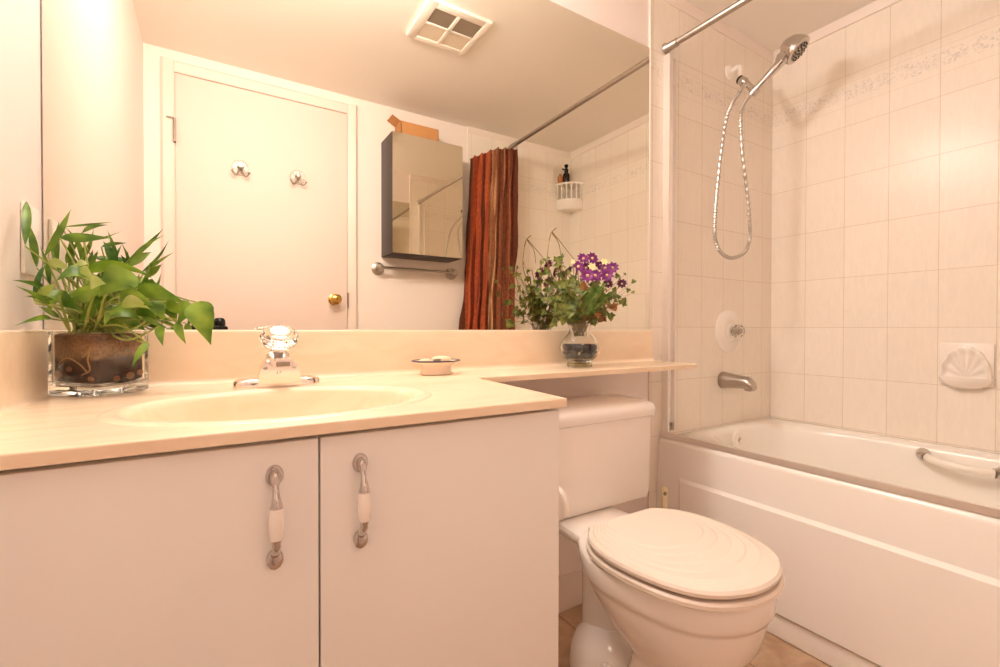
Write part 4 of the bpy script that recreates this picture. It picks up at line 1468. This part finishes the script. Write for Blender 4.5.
BROAD = [  # base px, tip px, half width px, Y, arch, twist
    ((92, 277), (56, 281), 7.5, -0.14, 0.35, 0.9), ((86, 271), (153, 279), 6.5, -0.125, 0.5, 0.9), ((134, 274), (98, 297), 12.5, -0.165, 0.2, 0.3), ((120, 296), (154, 306), 10, -0.16, 0.3, 0.5),
    ((138, 288), (186, 304), 8.0, -0.15, 0.25, 0.7), ((197, 302), (211, 345), 12.0, -0.16, 0.12, 0.25), ((189, 302), (177, 325), 7.0, -0.15, 0.1, -0.5), ((160, 326), (163, 346), 4.0, -0.16, 0, 0.4),
    ((177, 322), (186, 344), 4.0, -0.16, 0, 0.4), ((150, 302), (164, 322), 7.0, -0.15, 0.1, -0.6), ((74, 300), (105, 286), 8.0, -0.16, 0.3, 0.8), ((110, 312), (140, 320), 8, -0.15, 0.2, -0.8),
    ((148, 343), (132, 367), 3.4, -0.178, 0.05, 0.4), ((62, 296), (84, 312), 7.0, -0.14, 0.2, 0.9), ((100, 300), (78, 322), 7.0, -0.12, 0.1, -0.6), ((120, 312), (146, 331), 6, -0.13, 0.1, 0.5),
    ((90, 300), (118, 300), 8, -0.10, 0.3, 0.8), ((70, 312), (92, 326), 6, -0.11, 0.1, 0.5), ((98, 318), (124, 330), 6, -0.12, 0.1, -0.5), ((84, 292), (66, 310), 6, -0.10, 0.1, 0.5), ((116, 304), (104, 326), 5, -0.13, 0.1, 0.3), ((136, 308), (160, 320), 6, -0.11, 0.2, 0.6), ((106, 282), (84, 290), 7, -0.09, 0.3, 0.7), ((60, 290), (48, 314), 5, -0.12, 0.1, 0.4), ((128, 290), (158, 292), 7, -0.10, 0.3, 0.7), ((166, 302), (192, 316), 6, -0.13, 0.1, 0.7), ((146, 282), (162, 298), 6, -0.09, 0.1, 0.3)]
for bpx, tpx, hw_, y, ar, tw_ in BROAD:
    bp, tp = at(*bpx, Y=y), at(*tpx, Y=y - rnd.uniform(0.0, 0.03))
    for p in (bp, tp):
        p.x = max(p.x, XL + 0.006)
    leaf(heart, bp, tp, hw_ * PX, ar, 'heart', fold=0.18, twist=tw_ * 0.8)
    stem(stems, root_pt(), bp, 0.55, 0.0022)
for bpx, tpx, hw_, y in (((46, 264), (73, 272), 4.5, -0.10), ((36, 304), (56, 284), 4.5, -0.15), ((78, 270), (96, 284), 6, -0.15), ((122, 303), (150, 309), 6, -0.165), ((86, 262), (73, 270), 2.8, -0.12), ((90, 285), (106, 284), 6, -0.168)):
    bp, tp = at(*bpx, Y=y), at(*tpx, Y=y - 0.01)
    leaf(pale, bp, tp, hw_ * PX, 0.3, 'heart', fold=0.2, twist=rnd.uniform(-0.6, 0.6))
    stem(stems, root_pt(), bp, 0.4, 0.002)
# trailing stems over the rim
for a_, b_, c_ in (((112, 333), (135, 328), (150, 318)), ((104, 330), (128, 340), (160, 326)), ((120, 334), (142, 342), (148, 343)), ((96, 328), (104, 300), (110, 290)), ((70, 330), (60, 300), (62, 290)), ((84, 330), (92, 300), (98, 292))):
    stems.tube([at(*a_, Y=-0.13), at(*b_, Y=-0.155), at(*c_, Y=-0.15)], [0.002, 0.0019, 0.0014], 6, 6)
tag(lance.build('narrow_foliage', M['bamboo'], po, recalc=False), 'long narrow pointed green leaves')
tag(heart.build('broad_foliage', M['pothos'], po, recalc=False), 'broad heart-shaped green leaves')
tag(pale.build('pale_foliage', M['pothos_pale'], po, recalc=False), 'paler yellow-green leaves')
tag(stems.build('stems', M['stem'], po), 'pale green stems')
# roots against the glass
b = MB(); b.xf = prm
yy = -(hs - 0.0075) + 0.001
for pts in ([(-0.045, -0.036, 0.082), (-0.045, -0.030, 0.062), (-0.045, -0.034, 0.044), (-0.045, -0.018, 0.036)], [(-0.045, -0.036, 0.08), (-0.045, -0.028, 0.072), (-0.045, -0.02, 0.066)], [(-0.045, -0.03, 0.04), (-0.045, -0.012, 0.055), (-0.045, 0.012, 0.064), (-0.045, 0.03, 0.052)]):
    b.tube([(-(hs - 0.0072) if abs(p[0] + 0.045) < 1e-6 else p[0], p[1], p[2]) for p in pts], 0.0013, 6, 5)
b.build('roots', M['root'], po)

# ================================================================ FLOWER VASE AND BOUQUET
vc = Vector((at(579.5, 360, Y=-0.10).x, -0.100, ZT + 0.0004))
vs_ = thing('flower_vase', vc, 'round clear glass vase of dark blue pebbles on the shelf', 'vase')
b = MB()
b.lathe([(0.030, 0.0), (0.036, 0.001), (0.0365, 0.006), (0.034, 0.014), (0.036, 0.018), (0.050, 0.030), (0.058, 0.046), (0.0595, 0.058), (0.056, 0.074), (0.046, 0.090), (0.034, 0.101), (0.030, 0.110), (0.033, 0.122), (0.038, 0.131), (0.0375, 0.132), (0.0365, 0.131),
         (0.031, 0.122), (0.028, 0.110), (0.032, 0.100), (0.044, 0.089), (0.054, 0.074), (0.0575, 0.058), (0.056, 0.046), (0.048, 0.031), (0.034, 0.021), (0.0, 0.018)], vc, (0, 0, 1), 40, cap1=False)
b.build('glass', M['glass'], vs_)
b = MB()
b.lathe([(0.020, 0.0192), (0.033, 0.0215), (0.0475, 0.0315), (0.0554, 0.046), (0.0569, 0.058), (0.0545, 0.0705), (0.0, 0.0705)], vc, (0, 0, 1), 36, cap1=False)
b.build('water', M['water'], vs_)
b = MB()
b.lathe([(0.0372, 0.0035), (0.0368, 0.009), (0.0352, 0.014)], vc, (0, 0, 1), 36, cap0=False, cap1=False)
b.build('foot_tint', M['amber_glass'], vs_, solid=0.001)
# pebbles
rp = random.Random(3)
spots = [(0.0, 0.0, 0.032)]
for i in range(6):
    a = i * math.pi / 3 + 0.3
    spots.append((0.0325 * math.cos(a), 0.0325 * math.sin(a), 0.0405))
for i in range(5):
    a = i * 2 * math.pi / 5
    spots.append((0.026 * math.cos(a), 0.026 * math.sin(a), 0.0575))
pb = MB()
pb.ball(vc + Vector(spots[0]), 0.0150, (1.05, 0.95, 0.74), 14)
first = pb.build('glass_pebble', M['pebble'], origin=vc + Vector(spots[0]))
tag(first, 'dark blue pebble lying in the round glass vase', 'pebble', 'pebbles in the flower vase')
for s in spots[1:]:
    c = first.copy()
    COL.objects.link(c)
    c.location = vc + Vector(s)
    c.rotation_euler = (rp.uniform(-.4, .4), rp.uniform(-.4, .4), rp.uniform(0, 3))

bq = thing('flower_bouquet', vc + Vector((0, 0, 0.067)), 'purple daisies with ivy and thin twigs in the round vase', 'flowers')
ivy, fern, twig, brown = MB(), MB(), MB(), MB()
NK = vc + Vector((0, 0, 0.122))
rb = random.Random(21)


def ivy_leaf(b, c, r, face, roll):
    """five-lobed flat ivy leaf, slightly cupped"""
    f = Vector(face).normalized()
    u = f.orthogonal().normalized()
    u = Matrix.Rotation(roll, 3, f) @ u
    w = f.cross(u)
    prof = [(0, 0.15), (40, 0.72), (62, 0.55), (95, 0.95), (122, 0.62), (150, 0.80), (180, 1.15)]
    pts = [(a, k) for a, k in prof] + [(360 - a, k) for a, k in reversed(prof[1:-1])]
    cv_ = b.v(Vector(c) - f * r * 0.12)
    vs = [b.v(Vector(c) + (u * math.cos(R(a)) + w * math.sin(R(a))) * (r * k) + f * (r * 0.16 * k * math.sin(R(a)) ** 2)) for a, k in pts]
    for i in range(len(vs)):
        b.face([cv_, vs[i], vs[(i + 1) % len(vs)]])


def rand_face():
    return (-FWD + Vector((rb.uniform(-.8, .8), rb.uniform(-.5, .5), rb.uniform(-.3, .9)))).normalized()


def spray(px, n_leaf, rleaf, y0=None, b=None):
    """a stem from the vase neck to a pixel path with leaves along its end"""
    y_end = y0 if y0 is not None else -0.09 + rb.uniform(-0.05, 0.05)
    tip = at(*px, Y=y_end)
    p = NK + Vector((rb.uniform(-.015, .015), rb.uniform(-.015, .015), -0.03))
    mid = p.lerp(tip, 0.5) + Vector((0, 0, 0.02))
    path = spline([p, p.lerp(mid, 0.6) + Vector((0, 0, 0.01)), mid, tip], 6)
    twig.tube(path, [0.0007, 0.0007, 0.0005], 5)
    for i in range(n_leaf):
        t_ = 1 - 0.42 * (i / max(1, n_leaf - 1)) if n_leaf > 1 else 1
        q = path[int(t_ * (len(path) - 1))]
        off = Vector((rb.uniform(-1, 1), rb.uniform(-.8, .8), rb.uniform(-1, 1))) * rleaf * (1.1 if i else 0.2)
        q = q + off
        q.y = min(q.y, -0.032)
        ivy_leaf(b or ivy, q, rleaf * rb.uniform(0.8, 1.2), rand_face(), rb.uniform(0, 6.3))


for px, n_, r_ in (((557, 262), 4, 0.017), ((545, 283), 4, 0.016), ((561, 277), 5, 0.017), ((574, 276), 5, 0.018), ((553, 297), 5, 0.017), ((566, 306), 5, 0.018), ((544, 300), 4, 0.016), ((556, 320), 2, 0.021),
                   ((566, 290), 6, 0.016), ((549, 258), 3, 0.010), ((562, 257), 3, 0.010), ((603, 317), 3, 0.024), ((590, 300), 5, 0.018), ((623, 303), 3, 0.018), ((628, 290), 4, 0.014), ((634, 282), 3, 0.010), ((633, 292), 3, 0.011),
                   ((625, 274), 2, 0.009), ((584, 312), 4, 0.018), ((573, 318), 4, 0.017), ((543, 312), 3, 0.014), ((596, 322), 3, 0.016), ((537, 290), 3, 0.012), ((572, 296), 6, 0.017), ((580, 304), 5, 0.018), ((558, 308), 4, 0.018), ((606, 304), 4, 0.016)):
    spray(px, n_, r_)
for px, n_, r_ in (((545, 261), 3, 0.011), ((556, 266), 4, 0.014), ((567, 271), 4, 0.014), ((552, 280), 4, 0.014), ((571, 284), 4, 0.015), ((616, 276), 3, 0.012), ((548, 270), 5, 0.015), ((556, 284), 6, 0.017), ((570, 282), 6, 0.016), ((562, 266), 4, 0.014), ((578, 288), 5, 0.016), ((584, 292), 6, 0.016), ((592, 286), 5, 0.015), ((600, 290), 5, 0.015), ((614, 290), 5, 0.015), ((619, 280), 4, 0.013), ((541, 274), 4, 0.012), ((540, 296), 4, 0.014), ((575, 300), 6, 0.016), ((610, 296), 5, 0.016)):
    spray(px, n_, r_)
for px, y in (((556, 300), -0.055), ((574, 294), -0.05), ((584, 300), -0.055)):
    spray(px, 5, 0.014, y)
# fern-like feathery green
for px in ((600, 288), (607, 296), (595, 292)):
    tip = at(*px, Y=-0.115 + rb.uniform(-.02, .02))
    p = NK + Vector((0, -0.004, -0.01))
    path = spline([p, p.lerp(tip, 0.5) + Vector((0, 0, 0.012)), tip], 10)
    twig.tube(path, [0.0012, 0.0006], 5)
    for i in range(6, len(path), 1):
        for s in (-1, 1):
            leaf(fern, path[i], path[i] + RIGHT * (s * 0.020) + Vector((0, rb.uniform(-.01, .01), 0.016)), 0.0042, 0.1, 'lance', n=4)
spray((613, 305), 3, 0.024, -0.12, brown)
spray((583, 288), 2, 0.020, -0.13, brown)
spray((611, 310), 2, 0.016, -0.12, brown)
# bare arching twigs
for pts in ([(561, 300), (549, 268), (548, 250), (551, 233)], [(552, 233), (559, 244), (561, 258)], [(552, 232), (562, 244), (576, 262)], [(556, 228), (551, 233), (549, 240)], [(560, 310), (543, 283), (541, 262)], [(566, 310), (545, 300), (528, 287), (515, 270)]):
    twig.tube([at(x, y, Y=-0.07) for x, y in pts], [0.0015, 0.0009], 5, 5)
for px in ((528, 288), (534, 284), (520, 277), (542, 263), (538, 271)):
    ivy_leaf(ivy, at(*px, Y=-0.07), 0.009, rand_face(), rb.uniform(0, 6))
tag(ivy.build('ivy_leaves', M['ivy'], bq, recalc=False), 'olive green lobed ivy leaves')
tag(fern.build('feathery_leaves', M['fern'], bq, recalc=False), 'bright green feathery leaves')
tag(brown.build('brown_leaves', M['brown_leaf'], bq, recalc=False), 'withered brown leaves')
tag(twig.build('twigs', M['twig'], bq), 'thin brown stems and arching bare twigs')


def daisy(px, y, r, mt, eye, n=9, side=0.0):
    r = r * 1.18
    c = at(*px, Y=y)
    f = (-FWD + Vector((rb.uniform(-.4, .4) + side, rb.uniform(-.2, .2), rb.uniform(0.1, 0.7)))).normalized()
    u = f.orthogonal().normalized(); w = f.cross(u)
    b = MB()
    for i in range(n):
        a = 2 * math.pi * i / n + rb.uniform(-.1, .1)
        d = u * math.cos(a) + w * math.sin(a)
        leaf(b, c + d * r * 0.12, c + d * r * 1.1 + f * r * 0.12, r * 0.42, 0, 'heart', face=f, n=5)
    fl_ = b.build('flower', mt, bq, recalc=False)
    b = MB(); b.ball(c + f * r * 0.10, r * 0.22, n=8); b.build('flower_eye', M[eye], fl_)
    p = NK + Vector((rb.uniform(-.01, .01), rb.uniform(-.01, .01), -0.02))
    b = MB(); b.tube([p, p.lerp(c, 0.5) + Vector((0, 0, 0.01)), c - f * r * 0.1], 0.0011, 5, 5); b.build('flower_stem', M['twig'], fl_)


for px, y, r, mk in (((583, 259), -0.09, 0.017, 'petal'), ((592, 258.5), -0.085, 0.017, 'petal'), ((578, 267), -0.10, 0.018, 'petal'), ((587.5, 276), -0.125, 0.019, 'petal'), ((595, 276), -0.12, 0.019, 'petal'), ((605, 268.5), -0.10, 0.018, 'petal'),
                     ((612.5, 268), -0.09, 0.017, 'petal'), ((607, 275.5), -0.12, 0.018, 'petal'), ((600, 266), -0.08, 0.016, 'petal_dark'), ((608, 284), -0.11, 0.013, 'petal_dark'), ((622, 284), -0.10, 0.014, 'petal_dark'), ((586, 268), -0.08, 0.015, 'petal_dark')):
    daisy(px, y, r, M[mk], 'flower_eye')
for px in ((592, 267), (604, 262), (573, 262), (572, 290)):
    daisy(px, -0.11, 0.011 if px[0] > 580 else 0.007, M['cream_petal'], 'cream_petal', 6)

# ================================================================ CAMERA ON ITS TRIPOD (reflected low in the mirror)
CB = EYE + Vector((0, 0, 0)) - FWD * 0.035
cm = thing('photo_camera', (CB.x, CB.y, 0), 'black camera on a tripod, its top dials reflected low in the mirror', 'camera')
cxf = Matrix((RIGHT, FWD, Vector((0, 0, 1)))).transposed().to_4x4()
cxf.translation = EYE
b = MB(); b.xf = cxf
b.box(-0.070, 0.070, -0.075, -0.020, -0.060, 0.012, 0.010, 3)
b.build('camera_body', M['black'], cm)
for x, r_ in ((-0.048, 0.020), (0.046, 0.0225)):
    b = MB(); b.xf = cxf
    b.lathe([(r_, 0.0), (r_, 0.012), (r_ * 0.95, 0.024), (r_ * 0.7, 0.033), (0.0, 0.036)], (x, -0.048, 0.0122), (0, 0, 1), 22, cap1=False)
    b.build('dial', M['black'], cm)
b = MB(); b.xf = cxf
b.tube([(0, -0.048, -0.061), (0, -0.048, -0.34)], [0.018, 0.014], 14)
b.build('tripod_column', M['black'], cm)
for a in (90, 210, 330):
    b = MB(); b.xf = cxf
    ca, sa = math.cos(R(a)), math.sin(R(a))
    b.tube([(0.012 * ca, -0.048 + 0.012 * sa, -0.30), (0.15 * ca, -0.048 + 0.15 * sa, -EYE.z + 0.008)], [0.012, 0.008], 10)
    b.build('tripod_leg', M['black'], cm)
